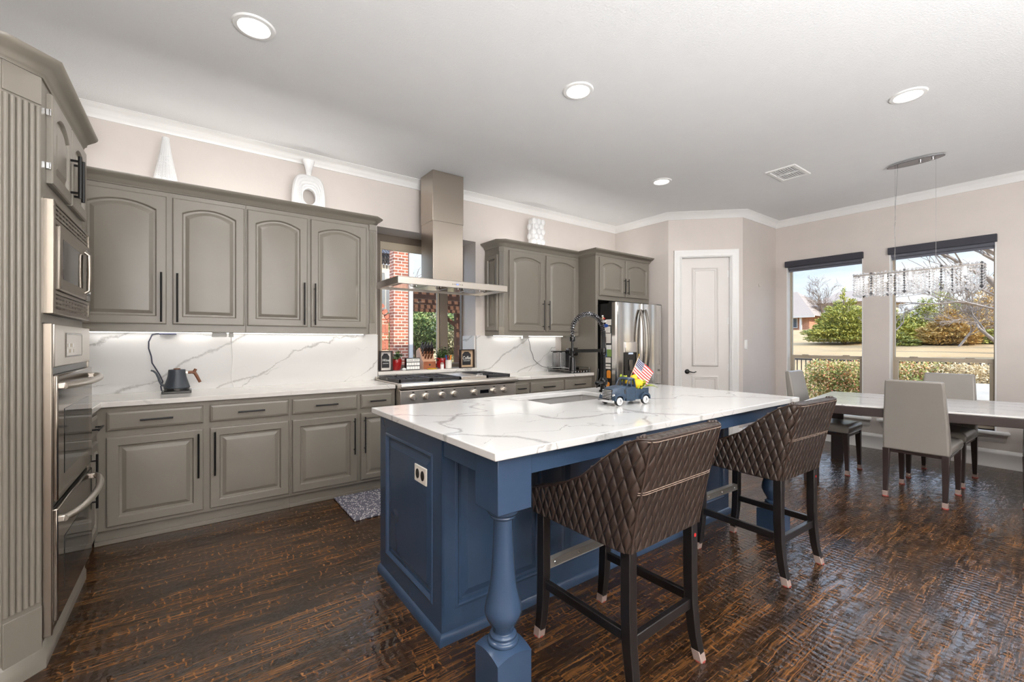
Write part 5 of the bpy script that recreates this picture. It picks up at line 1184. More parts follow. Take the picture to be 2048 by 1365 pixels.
obj('cab_roof', M().loops([[(.012, -.046, .149), (.012, .046, .149), (-.042, .046, .149), (-.042, -.046, .149)], [(.009, -.045, .155), (.009, .045, .155), (-.041, .045, .155), (-.041, -.045, .155)], [(0, -.034, .161), (0, .034, .161), (-.034, .034, .161), (-.034, -.034, .161)]], mat=TM), 'truck_paint', tk, bevel=.003)
bd = M().box(-.150, -.044, .046, .053, .028, .096, TM).box(-.150, -.044, -.053, -.046, .028, .096, TM).box(-.150, -.143, -.046, .046, .028, .092, TM).box(-.150, -.044, -.046, .046, .028, .036, TM).box(-.051, -.044, -.046, .046, .036, .10, TM)
obj('truck_bed', bd, 'truck_paint', tk, bevel=.002)
def fender(x, y, l, w):
    L = []
    for k in range(9):
        a = PI*k/8; L.append((x+l*math.cos(a)*1.0, .030+.040*math.sin(a)**.7))
    m = M().loops([[(px_, y-w/2, pz) for px_, pz in L], [(px_, y+w/2, pz) for px_, pz in L]], False, False, False, TM)
    L2 = [(x+(px_-x)*.72, .030+(pz-.03)*.72) for px_, pz in L]; m.loops([[(px_, y+w/2, pz) for px_, pz in L], [(px_, y+w/2, pz) for px_, pz in L2]], False, False, False, TM); m.loops([[(px_, y-w/2, pz) for px_, pz in L], [(px_, y-w/2, pz) for px_, pz in L2]], False, False, False, TM); return m
for x in (.098, -.108):
    for s_ in (-1, 1):
        obj('fender', fender(x, s_*.060, .038, .026), 'truck_paint', tk, smooth=60)
        wm = TM @ T((x, s_*.060, .0262)) @ Matrix.Rotation(-s_*PI/2, 4, 'X')
        w = obj('wheel', M().lathe([(.001, -.011), (.020, -.011), (.026, -.007), (.026, .007), (.020, .011), (.001, .011)], n=24, mat=wm), 'tyre', tk)
        obj('whitewall', M().lathe([(.0135, .0115), (.0145, .0125), (.0215, .0122), (.0225, .011)], n=24, cap=False, mat=wm), 'ceramic_white', w); obj('hubcap', M().lathe([(.001, .016), (.006, .0155), (.0125, .0125), (.0135, .0105)], n=20, cap=False, mat=wm), 'chrome', w)
bm_ = M().loops([[(.146+.006*math.cos(y/.07*1.2), y, z) for z in (.018, .034)] + [(.138+.006*math.cos(y/.07*1.2), y, z) for z in (.034, .018)] for y in [-.07+.14*k/8 for k in range(9)]], mat=TM)
obj('bumper', bm_, 'chrome', tk, bevel=.002)
for s_ in (-1, 1): obj('headlight', M().lathe([(.001, .008), (.007, .006), (.009, 0), (.006, -.008), (.001, -.010)], n=14, mat=TM @ T((.128, s_*.052, .062)) @ Matrix.Rotation(PI/2, 4, 'Y')), 'chrome', tk)
for s_ in (-1, 1): obj('side_vent', M().box(.036, .046, s_*.0515-.0008, s_*.0515+.0008, .066, .092, TM), 'chrome', tk)
def lemon(p, r, lab, ax=(0, 0, 0)):
    m = M(); mt = T(p) @ Matrix.Rotation(ax[2], 4, 'Z') @ Matrix.Rotation(ax[0], 4, 'X')
    m.lathe([(.001, -1.32*r), (.16*r, -1.26*r), (.28*r, -1.12*r), (.62*r, -.85*r), (.93*r, -.4*r), (r, 0), (.93*r, .4*r), (.62*r, .85*r), (.28*r, 1.08*r), (.14*r, 1.2*r), (.001, 1.24*r)], n=20, mat=mt); return solo('lemon', m, 'yellow', lab, 'lemon', 'lemons in the toy truck', smooth=60)
tp = lambda x, y, z: TM @ Vector((x, y, z))
lemon(tp(-.070, .040, .122), .030, 'largest yellow lemon hanging over the near side of the toy truck bed', (1.2, 0, .3))
lemon(tp(-.082, -.006, .150), .023, 'yellow lemon on top of the pile, right under the flag stick', (.5, 0, .8))
lemon(tp(-.120, .015, .118), .022, 'yellow lemon at the tailgate end of the toy truck bed', (1.3, 0, 1.2))
lemon(tp(-.062, -.045, .122), .016, 'small yellow lemon behind the toy truck cab on the far side', (.3, 0, .2))
def leaf(p, d, w, up=(0, 0, 1), n=5):
    d = Vector(d); L_ = d.length; dn_ = d.normalized(); s_ = dn_.cross(Vector(up)).normalized(); u_ = s_.cross(dn_); V = []; 
    for k in range(n+1):
        t = k/n; ww = w*math.sin(PI*min(1, t*.92+.04))**.8; c = Vector(p)+d*t+u_*(.12*L_*math.sin(PI*t)); V += [c-s_*ww+u_*ww*.25, c, c+s_*ww+u_*ww*.25]
    F_ = []
    for k in range(n): F_ += [(3*k, 3*k+1, 3*k+4, 3*k+3), (3*k+1, 3*k+2, 3*k+5, 3*k+4)]
    return V, F_
rnd = random.Random(11)
def sprig(name, p, ln, count, label, mat='sprig_leaf', spread=.9, lw=.007, ll=.030):
    m = M()
    for k in range(count):
        a = rnd.uniform(0, 2*PI); e_ = rnd.uniform(.1, 1.2); d = Vector((math.cos(a)*math.cos(e_)*spread, math.sin(a)*math.cos(e_)*spread, math.sin(e_)))*ll*rnd.uniform(.7, 1.2)
        q = Vector(p)+Vector((rnd.uniform(-1, 1)*ln, rnd.uniform(-1, 1)*ln*.5, rnd.uniform(-.3, .6)*ln)); m.add(*leaf(q, d, lw))
    return solo(name, m, mat, label, 'greenery', 'greenery in the toy truck', smooth=60)
sprig('leaf_sprig', tp(-.050, -.055, .135), .022, 26, 'spiky green sprig behind the cab roof of the toy truck')
sprig('leaf_sprig', tp(-.068, .058, .094), .016, 16, 'bright green sprig under the largest lemon')
sprig('leaf_sprig', tp(-.125, .030, .104), .022, 26, 'green sprig spilling over the truck tailgate side')
m = M(); m.add(*leaf(tp(-.118, .045, .097), TM.to_3x3() @ Vector((-.075, .045, -.004)), .017)); m.add(*leaf(tp(-.110, .05, .10), TM.to_3x3() @ Vector((-.05, .05, .01)), .015)); solo('lemon_leaf', m, 'sprig_leaf', 'two broad olive lemon leaves sticking out past the truck tailgate', 'leaf', smooth=60)
m = M()
for dx, dy, zz in ((-.05, .02, .150), (-.1, -.02, .152), (-.105, -.04, .140)): m.add(*leaf(tp(dx, dy, zz-.02), TM.to_3x3() @ Vector((rnd.uniform(-.02, .02), .02, .028)), .013))
solo('lemon_leaf', m, 'sprig_leaf', 'dark green lemon leaves between the lemons of the toy truck', 'leaf', smooth=60)
def mk_flag():
    t = NT('flag_cloth'); b = t.bsdf(None, .7); uv = t.n('UVMap'); sp = t.n('SeparateXYZ'); t.l(uv.outputs[0], sp.inputs[0]); u, v = sp.outputs[0], sp.outputs[1]
    st_ = t.math('GREATER_THAN', t.math('FRACT', t.math('MULTIPLY', v, 6.5)), .5); base = t.mix(st_, lin((178, 44, 48)), lin((236, 230, 224)))
    can_ = t.math('MULTIPLY', t.math('LESS_THAN', u, .42), t.math('GREATER_THAN', v, 6/13.0))
    a = t.math('SUBTRACT', t.math('FRACT', t.math('MULTIPLY', u, 6/.42)), .5); c = t.math('SUBTRACT', t.math('FRACT', t.math('MULTIPLY', t.math('SUBTRACT', v, 6/13.0), 5*13/7.0)), .5)
    rr = t.math('ADD', t.math('MULTIPLY', a, a), t.math('MULTIPLY', c, c)); star = t.math('LESS_THAN', rr, .07)
    t.l(t.mix(can_, base, t.mix(star, lin((44, 52, 92)), lin((236, 234, 232)))), b.inputs['Base Color'])
mk_flag()
fl_o = Vector((2.250, 1.718, 1.20)); Rv = Vector((.805, -.593, 0)); Fv = Vector((.593, .805, 0))
fg_ = root('small_flag', (2.23, 1.73, 1.03), 'small stars and stripes flag on a gilt stick standing among the lemons', 'flag')
hv = Rv*-.036 + Vector((0, 0, -.088)); fv = Rv*.098 + Vector((0, 0, -.092)); m = M(); nu, nv_ = 14, 10; V = []; UVs = []
for j in range(nv_+1):
    for i in range(nu+1):
        u, v = i/nu, j/nv_; V.append(fl_o + hv*v + fv*u*(1-.08*v) + Fv*(.006*math.sin(u*7+v*2)) + Vector((0, 0, -.012*math.sin(PI*u)*v))); UVs.append((u, 1-v))
Fc = [(j*(nu+1)+i, j*(nu+1)+i+1, (j+1)*(nu+1)+i+1, (j+1)*(nu+1)+i) for j in range(nv_) for i in range(nu)]; m.add(V, Fc, uvs=[[UVs[q] for q in f] for f in Fc])
obj('cloth', m, 'flag_cloth', fg_, smooth=80); b0 = fl_o - hv.normalized()*.012; b1 = fl_o + hv*1.75 
obj('stick', M().tube([b0, b1], .0018, 6), 'kraft', fg_); obj('finial', M().lathe([(.001, 0), (.003, .004), (.001, .014)], b0, 8), 'yellow', fg_)

# ------------------------------------------------------------------ on the kitchen window ledge
ZS = KZ0
def framed_sign(x0, x1, z1, back, word, label):
    r = root('framed_sign', ((x0+x1)/2, 4.34, ZS), label, 'framed sign'); y0, y1 = 4.305, 4.35; t = .010; w = x1-x0; z0 = ZS
    obj('frame', M().box(x0, x0+t, y0, y1, z0, z1).box(x1-t, x1, y0, y1, z0, z1).box(x0+t, x1-t, y0, y1, z0, z0+t).box(x0+t, x1-t, y0, y1, z1-t, z1), 'espresso_wood', r, bevel=.001)
    obj('backing', M().box(x0+t, x1-t, y1-.012, y1-.008, z0+t, z1-t), back, r, smooth=0)
    a, b, c, d = x0+w*.2, x1-w*.2, z0+.033, z1-.028; tg_ = obj('tag', M().loops([[(px_, yy, pz) for px_, pz in ((a, c), (b, c), (b, d-.03), (b-w*.17, d), (a+w*.17, d), (a, d-.03))] for yy in (y1-.016, y1-.0121)]), 'chalk', r)
    text('lettering', word, 'white_plastic', w*.30, ((a+b)/2, y1-.0168, (c+d)/2+.004), (PI/2, 0, 0), tg_, shear=.25, sx=.9 if len(word) < 5 else .72)
    obj('underline', M().box(a+w*.07, b-w*.07, y1-.0172, y1-.016, (c+d)/2-.03, (c+d)/2-.026), 'white_plastic', tg_, smooth=0)
framed_sign(1.525, 1.655, 1.207, 'paper', 'Wine', 'framed chalkboard tag sign with script lettering at the left end of the window ledge')
framed_sign(2.452, 2.638, 1.213, 'kraft', 'Coffee', 'framed Coffee sign with black tag at the right end of the window ledge')
lb = root('letter_light_box', (1.885, 4.34, ZS), 'small black letter light box with three rows of white tiles on the window ledge', 'light box')
lx0, lx1 = 1.805, 1.965; obj('case', M().box(lx0, lx1, 4.325, 4.365, ZS, ZS+.128), 'black_plastic', lb, bevel=.002)
for k in range(3): 
    rw = obj('letter_row', M().box(lx0+.008, lx1-.006, 4.3235, 4.326, ZS+.008+k*.040, ZS+.040+k*.040), 'white_plastic', lb, smooth=0)
    if k == 2: text('lettering', 'COOK WITH', 'black_plastic', .022, ((lx0+lx1)/2, 4.323, ZS+.024+k*.040), (PI/2, 0, 0), rw)
    else:
        for q in ((.045, .07, .095, .128) if k == 0 else (.03, .06, .09, .12)): obj('tile_edge', M().box(lx0+q, lx0+q+.0022, 4.3228, 4.3236, ZS+.009+k*.040, ZS+.039+k*.040), 'steel_dark', rw, smooth=0)
def plant(x, y, rad, label, hh, n_, seed):
    r = root('potted_plant', (x, y, ZS), label, 'potted plant'); q = random.Random(seed)
    obj('pot', M().lathe([(.001, 0), (rad*.72, 0), (rad*.85, .01), (rad, .07), (rad*1.02, .105), (rad*.98, .115), (rad*.90, .115), (rad*.88, .10), (.001, .10)], (x, y, ZS), 24), 'red_glaze', r)
    m = M(); sm = M()
    for k in range(n_):
        a = q.uniform(0, 2*PI); e_ = q.uniform(-.15, 1.25); l = q.uniform(.6, 1.0)*hh; tip = Vector((x+math.cos(a)*math.cos(e_)*l*.85, y+math.sin(a)*math.cos(e_)*l*.55, ZS+.10+max(-.03, math.sin(e_)*l))); base = Vector((x, y, ZS+.10))
        if tip.y > 4.56: tip.y = 4.56
        sm.tube([base, base.lerp(tip, .5)+Vector((0, 0, .015)), tip], .0018, 4)
        for f in (.55, .8, 1.0):
            p = base.lerp(tip, f)
            for _ in range(2): b_2 = q.uniform(0, 2*PI); dd2 = Vector((math.cos(b_2), math.sin(b_2)*.6, q.uniform(-.3, .5)))*.036; m.add(*leaf(p, dd2, .011, n=3))
    obj('foliage', m, 'houseplant_leaf', r, smooth=60); obj('stems', sm, 'houseplant_leaf', r)
plant(1.745, 4.44, .058, 'green plant in a red glazed pot between the left sign and the light box', .13, 26, 3)
plant(2.30, 4.47, .066, 'green plant in a red pot right of the knife block', .16, 34, 5)
kb = root('knife_block', (2.09, 4.45, ZS), 'slanted cherry wood knife block with pale side on the window ledge', 'knife block')
kx0, kx1 = 2.015, 2.165; pf = [(4.355, 0), (4.355, .085), (4.385, .10), (4.475, .235), (4.545, .20), (4.545, 0)]
obj('body', M().loops([[(x, y, ZS+z) for y, z in pf] for x in (kx0, kx1)]), 'pale_wood', kb, bevel=.003)
obj('front_panel', M().box(kx0+.004, kx1-.001, 4.351, 4.3555, ZS+.004, ZS+.084), 'cherry', kb, bevel=.001)
obj('emblem', M().lathe([(.001, 0), (.012, 0), (.012, .0012), (.001, .0012)], n=16, mat=T(((kx0+kx1)/2, 4.351, ZS+.048)) @ Matrix.Rotation(PI/2, 4, 'X')), 'steel_dark', kb)
nd = Vector((0, -.60, .80)).normalized(); k_i = 0
for row in range(5):
    for c in range(4 if row else 3):
        t = .10+row*.2; base = Vector((kx0+.022+c*.036+(.016 if row == 0 else 0), 4.385+.09*t, ZS+.10+.135*t)) + nd*.004; ln_ = .062 if row < 2 else .085
        e1_ = base + nd*ln_; m = M().bar(base, e1_, .013, .019)
        solo('knife', m, 'walnut' if row < 2 else 'espresso_wood', 'steak knife with brown handle in the lower rows of the knife block' if row < 2 else 'knife with dark handle in the upper rows of the knife block', 'knife', 'steak knives in the block' if row < 2 else 'large knives in the block', bevel=.003); k_i += 1
sh = root('salt_shaker', (2.222, 4.315, ZS), 'small white shaker standing in front of the right red pot', 'shaker'); obj('body', M().lathe([(.001, 0), (.019, 0), (.020, .05), (.001, .05)], (2.222, 4.315, ZS), 18), 'ceramic_white', sh); obj('cap', M().lathe([(.020, .05), (.018, .066), (.008, .072), (.001, .072)], (2.222, 4.315, ZS), 18), 'felt', sh)
cu = root('pen_cup', (2.325, 4.36, ZS), 'clear patterned cup full of pens on the window ledge', 'cup'); obj('cup', M().lathe([(.001, .002), (.034, .002), (.036, .095), (.033, .095), (.031, .006), (.001, .006)], (2.325, 4.36, ZS), 20, False), 'paper', cu)
for dx, mt, lab, tx in ((-.018, 'blue_plastic', 'blue pen leaning in the clear cup', -.022), (.016, 'orange', 'orange pen in the clear cup', .012), (.002, 'red_plastic', 'red pen in the clear cup', -.012), (-.006, 'cord_blue', 'dark blue pen in the clear cup', -.03)):
    solo('pen', M().tube([(2.325+dx*.4, 4.36, ZS+.008), (2.325+dx+tx, 4.352, ZS+.15)], .0055 if mt != 'orange' else .009, 8), mt, lab, 'pen')
solo('sponge', M().lathe([(.001, 0), (.045, 0), (.062, .009), (.058, .010), (.001, .006)], (2.10, 4.308, ZS+.0005), 24, sq=.65), 'yellow', 'shallow yellow dish on the window ledge in front of the knife block', 'dish')
solo('white_pebble', M().ball((1.775, 4.30, ZS+.014), .018, 12, 8, sc=(1.3, .9, .75)), 'ceramic_white', 'small white stone between left red pot and light box', 'stone')
# ------------------------------------------------------------------ outdoors, beyond the dining windows
def gz(x, y=0):
    P = [(6.8, -.05), (11.6, -.05), (13.2, .30), (16, .88), (19, 1.16), (22, 1.35), (30, 1.9), (42, 2.32), (70, 3.2), (130, 4)]
    return smooth_interp(P, x)
m = M(); xs_ = [6.87, 9, 11.6, 12.4, 13.2, 14.5, 16, 17.5, 19, 20.5, 22, 26, 30, 36, 42, 55, 70, 130]; ys_ = [-60, -30, -15, -8, -4, 0, 4, 8, 14, 22, 40, 80]
m.add([(x, y, gz(x)) for x in xs_ for y in ys_], [(i*len(ys_)+j, (i+1)*len(ys_)+j, (i+1)*len(ys_)+j+1, i*len(ys_)+j+1) for i in range(len(xs_)-1) for j in range(len(ys_)-1)])
struct('lawn', m, 'dry_lawn', smooth=80)
struct('patio_ground', M().box(-20, 6.87, 4.67, 40, -.25, -.06), 'concrete', smooth=0)
struct('pool_deck', M().box(6.9, 10.2, -8, 12, -.1, -.02), 'concrete', smooth=0)
solo('garden_ledge', M().add([(7.9, .2, -.02), (9.3, .2, -.02), (9.3, 1.32, -.02), (7.9, 1.32, -.02), (7.9, .2, .50), (9.3, .2, .50), (9.3, 1.32, .50), (7.9, 1.32, .50), (8.15, .2, .62), (9.1, .2, .70), (9.1, 1.2, .70), (8.15, 1.2, .62)], [(0, 1, 5, 4), (1, 2, 6, 5), (2, 3, 7, 6), (3, 0, 4, 7), (4, 5, 9, 8), (5, 6, 10, 9), (6, 7, 11, 10), (7, 4, 8, 11), (8, 9, 10, 11)]), 'concrete', 'pale sloped stone ledge outside the right dining window, in front of the hedge', 'ledge')
# iron fence
fe = root('iron_fence', (12.0, 2.5, gz(12)), 'dark iron picket fence behind the hedge outside the dining windows', 'fence')
zf = gz(12.0); ft = .895
for z in (ft-.02, zf+.12): obj('rail', M().box(11.985, 12.015, -1.0, 6.2, z-.018, z+.018), 'iron', fe)
k = 0; y = -.9
while y < 6.2:
    obj('picket', M().box(11.991, 12.009, y-.009, y+.009, zf-.06, ft), 'iron', fe, smooth=0); y += .0935
for y in (1.87, 5.3): obj('post', M().box(11.96, 12.04, y-.04, y+.04, zf-.06, ft+.03), 'iron', fe, smooth=0)
def leafball(m, blobs, n, size, q, flat=.6, shell=.55):
    """n small leaves scattered through ellipsoids (centre, radii)"""
    wts = [b[1][0]*b[1][1]*b[1][2] for b in blobs]; tot = sum(wts)
    for b, w in zip(blobs, wts):
        c, r_ = b
        for _ in range(max(1, int(n*w/tot))):
            d = Vector((q.gauss(0, 1), q.gauss(0, 1), q.gauss(0, 1))).normalized()*(shell+(1-shell)*q.random())**.8
            p = Vector((c[0]+d.x*r_[0], c[1]+d.y*r_[1], c[2]+d.z*r_[2])); a = Vector((q.gauss(0, 1), q.gauss(0, 1), q.gauss(0, flat))).normalized(); bq = a.cross(Vector((q.gauss(0, 1), q.gauss(0, 1), q.gauss(0, 1)))).normalized(); s_ = size*q.uniform(.6, 1.3)
            m.add([p-a*s_, p+bq*s_*.45, p+a*s_, p-bq*s_*.45], [(0, 1, 2, 3)])
    return m
q = random.Random(4)
# hedge shrubs just beyond the glass
def shrub(name, y0, y1, x, z1, label, n, mat, seed):
    q = random.Random(seed); z0 = gz(x); r = root(name, (x, (y0+y1)/2, z0), label, 'shrub', 'hedge shrubs outside the dining windows'); bl = []; yy = y0
    while yy < y1: bl.append(((x+q.uniform(-.12, .12), yy+.16, z0+.40+(z1-z0-.62)*q.uniform(.9, 1.08)), (.34, .30, .30))); bl.append(((x, yy+.16, z0+.42), (.33, .3, .34))); yy += .25
    obj('foliage', leafball(M(), bl, int(n*1.9), .025, q, 1, .5), mat, r, smooth=0)
    st_ = M()
    for b in bl[::2]: st_.tube([(b[0][0], b[0][1], z0-.02), (b[0][0]+q.uniform(-.1, .1), b[0][1]+q.uniform(-.1, .1), b[0][2])], [.018, .007], 5)
    obj('stems', st_, 'bark_brown', r)
shrub('hedge_shrub', 2.58, 3.40, 10.6, .87, 'clipped green and red leaved hedge shrub in the left dining window', 6500, 'hedge_leaf', 1)
shrub('hedge_shrub', 1.55, 2.45, 10.6, .90, 'green and orange hedge shrub at the left of the chandelier window', 6000, 'hedge_leaf', 2)
shrub('hedge_shrub', .45, 1.50, 10.6, .90, 'dry straw coloured hedge shrub at the right of the chandelier window', 6500, 'dry_leaf', 3)
# evergreens on the slope
def evergreen(x, y, h, rad, label, mat, n, seed, layers=9, squat=1.0, group=None):
    q = random.Random(seed); z0 = gz(x)-.05; r = root('evergreen_tree', (x, y, z0), label, 'tree', group); bl = []
    for k in range(layers):
        t = k/(layers-1); R_ = rad*(1-t**1.3)*(.75+.3*math.sin(k*1.7)*.3+.25) + .05; cnt_ = max(1, int(7*(1-t)+1))
        for c in range(cnt_):
            a = 2*PI*c/cnt_+k*.7+q.uniform(-.3, .3); rr = R_*q.uniform(.40, .90) if cnt_ > 1 else 0; bl.append(((x+math.cos(a)*rr, y+math.sin(a)*rr, z0+.12*h+h*.84*t), (R_*.40+.07, R_*.40+.07, h*.07*squat)))
    m = M(); wts = [b[1][0]**2*b[1][2] for b in bl]; tot = sum(wts)
    for b, w in zip(bl, wts):
        for _ in range(int(2.1*n*w/tot)+8):
            d = Vector((q.gauss(0, 1), q.gauss(0, 1), q.gauss(0, 1))).normalized()*q.uniform(.4, 1); p = Vector([b[0][i]+d[i]*b[1][i] for i in range(3)]); out = Vector((p.x-x, p.y-y, .25*h*.4+q.uniform(-.2, .3))).normalized()+Vector((q.gauss(0, .4), q.gauss(0, .4), q.gauss(0, .35))); out.normalize()
            sd = out.cross(Vector((q.gauss(0, 1), q.gauss(0, 1), q.gauss(0, 1)))).normalized(); s_ = .046*q.uniform(.6, 1.6); m.add([p-out*s_, p+sd*s_*.32, p+out*s_*1.2, p-sd*s_*.32], [(0, 1, 2, 3)])
    obj('foliage', m, mat, r, smooth=0); obj('trunk', M().tube([(x, y, z0-.1), (x, y, z0+h*.8)], [.10, .02], 8), 'bark_brown', r); return r
evergreen(20, 5.80, 2.15, 1.08, 'bushy olive green juniper on the lawn seen through the left dining window', 'juniper_leaf', 9000, 21)
evergreen(21.5, 4.75, 1.6, .8, 'smaller olive juniper partly behind the wall between the dining windows', 'juniper_leaf', 5000, 22)
gb = 'rusty evergreens on the bank behind the chandelier'
evergreen(20, 2.95, 1.3, .85, 'low rust and olive evergreen at the centre of the chandelier window', 'rust_leaf', 8000, 23, 7, 1.3, gb)
evergreen(23, 3.6, 2.1, 1.3, 'taller olive evergreen behind the rusty one, left in the chandelier window', 'juniper_leaf', 7000, 24, 8, 1.2, gb)
evergreen(23, 2.2, 2.3, 1.4, 'tall rusty evergreen at the right of the chandelier window', 'rust_leaf', 8000, 25, 8, 1.2, gb)
evergreen(19.5, 4.15, .55, .55, 'small dark green shrub at the foot of the bank, left in the chandelier window', 'juniper_leaf', 2500, 26, 5, 1.5, gb)
evergreen(20.5, 1.75, .8, .7, 'dark green shrub at the right edge of the chandelier window', 'juniper_leaf', 2500, 27, 5, 1.5, gb)
# bare trees
def bare_tree(base, h, label, seed, lean=(0, 0), depth=6, r0=.10, spread=.55, mat='bark', tw=.008, group=None, kids=(2, 3), first=.30):
    q = random.Random(seed); r = root('bare_tree', base, label, 'tree', group); trunk = M(); br = M()
    def grow(p, d, l, rad, lev):
        pts = [p]; dd_ = d.copy(); seg = 4
        for k in range(seg):
            dd_ = (dd_ + Vector((q.gauss(0, .10), q.gauss(0, .10), q.gauss(0, .06)+.02))).normalized(); pts.append(pts[-1]+dd_*l/seg)
        r1 = max(tw*.5, rad*.62); (trunk if lev == 0 else br).tube(pts, [rad+(r1-rad)*k/seg for k in range(seg+1)], 7 if lev < 2 else 4)
        if lev >= depth: return
        for c in range(q.choice(kids)):
            f = q.uniform(.45, 1.0) if c else 1.0; b = pts[min(seg, max(1, int(f*seg)))]; a = Vector((q.gauss(0, 1), q.gauss(0, 1), q.gauss(0, .7))).normalized(); nd_ = (dd_ + a*spread*q.uniform(.7, 1.3)).normalized(); grow(b, nd_, l*q.uniform(.62, .88), max(tw*.5, r1*(.85 if c == 0 else .62)), lev+1)
    grow(Vector(base)-Vector((0, 0, .1)), Vector((lean[0], lean[1], 1)).normalized(), h*first, r0, 0)
    obj('trunk', trunk, mat, r, smooth=60); obj('branches', br, mat, r, smooth=60); return r
bare_tree((26, 8.35, gz(26)), 3.1, 'slender leafless tree in front of the neighbouring house', 31, (0, .0), 6, .06, .55, 'bark_brown', .008, kids=(3, 3))
bare_tree((16.2, .70, gz(16)), 7.0, 'large leafless tree leaning into the chandelier window from the right', 35, (0, .30), 6, .26, .55, 'bark', .012, first=.26)
bare_tree((18.6, 1.55, gz(18.6)), 3.6, 'leafless multi branched small tree tangled before the rusty evergreens', 37, (0, .75), 6, .06, .7, 'bark', .010, kids=(3, 3), first=.24)
bare_tree((18.2, 4.35, gz(18.2)), 2.6, 'leafless thin shrub at the left of the chandelier window', 38, (0, -.45), 5, .05, .7, 'bark', .010, kids=(3, 3), first=.26)
bare_tree((17.2, 1.25, gz(17.2)), 6.5, 'second large leafless tree with light bark, at the right of the chandelier window', 41, (0, .12), 6, .17, .55, 'bark', .010, kids=(2, 3), first=.24)
bare_tree((18.9, 2.6, gz(18.9)), 2.8, 'pale leafless shrub tangled in front of the low rust evergreen', 43, (0, -.5), 6, .04, .75, 'bark', .008, kids=(3, 3), first=.22)
# house on the hill
hz = gz(42)
ho = root('neighbour_house', (46, 18, hz), 'brick house with pale shingle roof on the hill in the left dining window', 'house')
obj('wall', M().box(42, 50, 14.6, 26, hz-.4, hz+1.25), 'house_brick', ho, smooth=0); obj('wing_wall', M().box(44.5, 50, 10.5, 14.6, hz-.4, hz+2.3), 'stucco', ho, smooth=0)
obj('roof', M().add([(41.4, 14.0, hz+1.15), (50.6, 14.0, hz+1.15), (50.6, 26.6, hz+1.15), (41.4, 26.6, hz+1.15), (46, 17.0, hz+3.7), (46, 24, hz+3.7)], [(0, 1, 4), (1, 2, 5, 4), (2, 3, 5), (3, 0, 4, 5), (3, 2, 1, 0)]), 'roof_shingle', ho, smooth=0)
obj('wing_roof', M().add([(44, 10.0, hz+2.3), (50.5, 10, hz+2.3), (50.5, 15, hz+2.3), (44, 15, hz+2.3), (47.2, 12, hz+3.5), (47.2, 14, hz+3.5)], [(0, 1, 4), (1, 2, 5, 4), (2, 3, 5), (3, 0, 4, 5), (3, 2, 1, 0)]), 'roof_shingle', ho, smooth=0)
obj('fascia', M().box(41.35, 41.45, 14.0, 26.6, hz+1.02, hz+1.18), 'post_white', ho)
for y in (15.9, 17.2, 19.6): 
    w = obj('window', M().box(41.93, 42.0, y-.42, y+.42, hz+.2, hz+1.0), 'window_dark', ho, smooth=0); obj('window_frame', M().box(41.9, 41.95, y-.46, y-.40, hz+.16, hz+1.04).box(41.9, 41.95, y+.40, y+.46, hz+.16, hz+1.04).box(41.9, 41.95, y-.03, y+.03, hz+.2, hz+1.0).box(41.9, 41.95, y-.40, y+.40, hz+.98, hz+1.04).box(41.9, 41.95, y-.4, y+.4, hz+.16, hz+.22), 'post_white', w)
obj('porch_post', M().box(41.5, 41.65, 15.0, 15.15, hz-.2, hz+1.1), 'post_white', ho)

# ------------------------------------------------------------------ outdoors, beyond the kitchen window
pc = root('brick_pillar', (2.92, 7.3, -.06), 'sunlit red brick pillar outside the kitchen window', 'pillar')
obj('shaft', M().box(2.785, 3.045, 7.2, 7.40, -.06, 3.6), 'red_brick', pc, smooth=0)
solo('downspout', M().box(3.06, 3.13, 7.18, 7.26, -.06, 3.6), 'post_white', 'white vertical trim post beside the brick pillar', 'post', bevel=.004)
# brick wall with a curved top swooping down to the pillar
aw = root('brick_wall', (2.5, 7.5, -.06), 'red brick garden wall with curved top sweeping down to the pillar, left in the kitchen window', 'wall')
crv = [(2.783, 1.63), (2.74, 1.69), (2.69, 1.77), (2.63, 1.86), (2.56, 1.97), (2.47, 2.12), (2.36, 2.32), (2.2, 2.62)]
obj('body', M().loops([[(x, y, z) for x, z in [(2.783, -.06)] + crv + [(2.2, -.06)]] for y in (7.44, 7.60)]), 'red_brick', aw, smooth=0)
vm = M()
for (xa, za), (xb, zb2) in zip(crv, crv[1:]):
    n_ = max(1, int(math.hypot(xb-xa, zb2-za)/.075)); dv = Vector((xb-xa, 0, zb2-za)).normalized(); nv = Vector((dv.z, 0, -dv.x))
    for k in range(n_):
        a0 = Vector((xa, 7.425, za)).lerp(Vector((xb, 7.425, zb2)), k/n_); a1 = a0 + dv*.062; vm.loops([[a0+Vector((0, yy, 0)), a1+Vector((0, yy, 0)), a1-nv*-.10+Vector((0, yy, 0)), a0-nv*-.10+Vector((0, yy, 0))] for yy in (0, .19)])
obj('coping', vm, 'brick_plain', aw, smooth=0)
for z0 in (1.46, 1.17):
    sc_ = M()
    for k in range(9): sc_.box(2.225+k*.062, 2.278+k*.062, 7.428, 7.439, z0, z0+.15)
    obj('soldier_course', sc_, 'brick_plain', aw, smooth=0)
solo('stucco_wall', M().box(2.7, 3.36, 8.6, 8.8, 1.9, 2.86), 'stucco', 'cream stucco wall piece between the brick arch and the tiled eave', 'wall piece')
tl = M()
for k in range(9):
    for j in range(3): tl.tube([(2.80+k*.062, 8.5-.02*j, 2.87+.09*j), (2.80+k*.062, 8.9, 3.12+.09*j)], .026, 7)
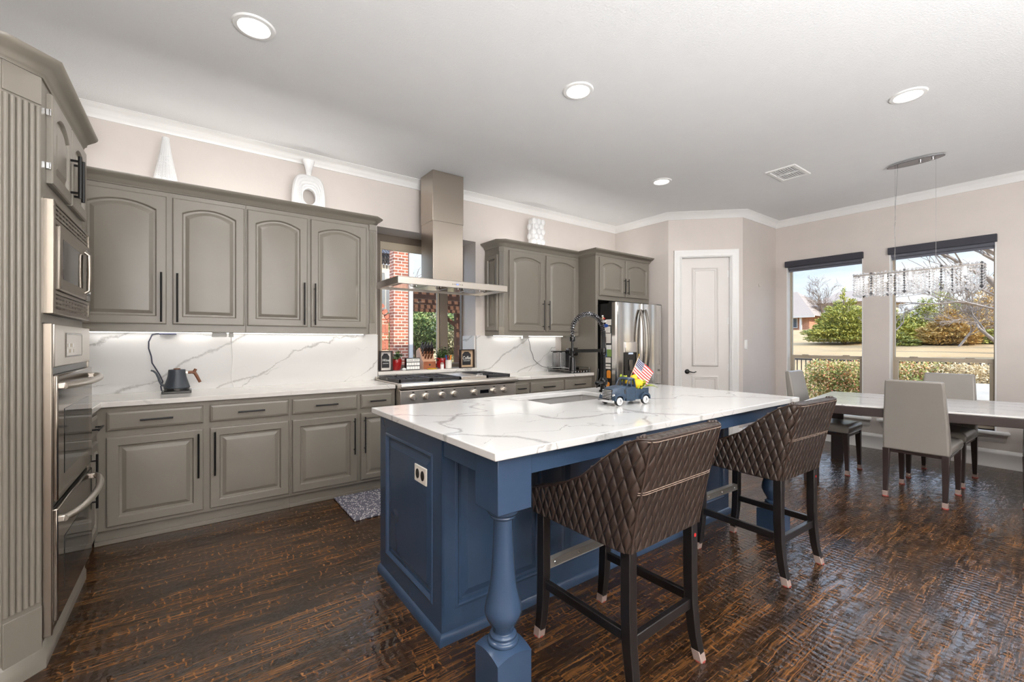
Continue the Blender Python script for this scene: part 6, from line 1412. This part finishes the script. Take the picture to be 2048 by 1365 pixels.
solo('tiled_eave', tl, 'iron', 'dark barrel tile eave at the top left of the kitchen window', 'roof edge', smooth=60)
pg = root('pergola', (4.6, 9.5, -.06), 'brown slatted wooden pergola outside the kitchen window', 'pergola')
for k in range(4): obj('beam', M().box(3.4, 8.5, 8.0+k*1.15, 8.14+k*1.15, 2.16, 2.32), 'pergola_wood', pg)
for k in range(30): obj('slat', M().box(3.42+k*.17, 3.49+k*.17, 7.6, 11.9, 2.32, 2.37), 'pergola_wood', pg)
for k in range(12): obj('purlin', M().box(3.4, 8.5, 7.7+k*.36, 7.78+k*.36, 2.37, 2.41), 'pergola_wood', pg)
for x, y in ((6.55, 11.7), (8.3, 11.7)):
    obj('post', M().box(x-.08, x+.08, y-.08, y+.08, -.06, 2.16), 'pergola_wood', pg); obj('brace', M().bar((x, y, 1.75), (x-.6, y, 2.16), .10, .10).bar((x, y, 1.75), (x+.6, y, 2.16), .10, .10), 'pergola_wood', pg)
def broad(x, y, h, rad, label, mat, n, seed):
    q = random.Random(seed); r = root('garden_tree', (x, y, -.06), label, 'tree', 'garden trees beyond the pergola'); bl = [((x+q.gauss(0, .45)*rad, y+q.gauss(0, .3)*rad, .2+h*q.uniform(.12, .9)), (rad*.45, rad*.45, rad*.38)) for _ in range(16)]
    obj('foliage', leafball(M(), bl, int(n*2), .055, q, 1, .3), mat, r, smooth=0); obj('trunk', M().tube([(x, y, -.1), (x+.1, y, h*.6)], [.1, .05], 8), 'bark_brown', r)
broad(5.7, 13.2, 2.5, 1.2, 'green leafy tree right of the brick pillar in the kitchen window', 'tree_leaf', 6500, 51)
broad(8.3, 15.0, 2.6, 1.2, 'grey green tree at the right side of the kitchen window', 'grey_leaf', 6500, 52)
broad(7.2, 17.5, 2.6, 1.3, 'green tree farther back between the two garden trees', 'tree_leaf', 5000, 53)
bare_tree((6.0, 16.5, -.06), 8.0, 'leafless tree above the pergola in the kitchen window', 61, (-.1, 0), 6, .16, .5, 'bark_brown', .014, first=.3)
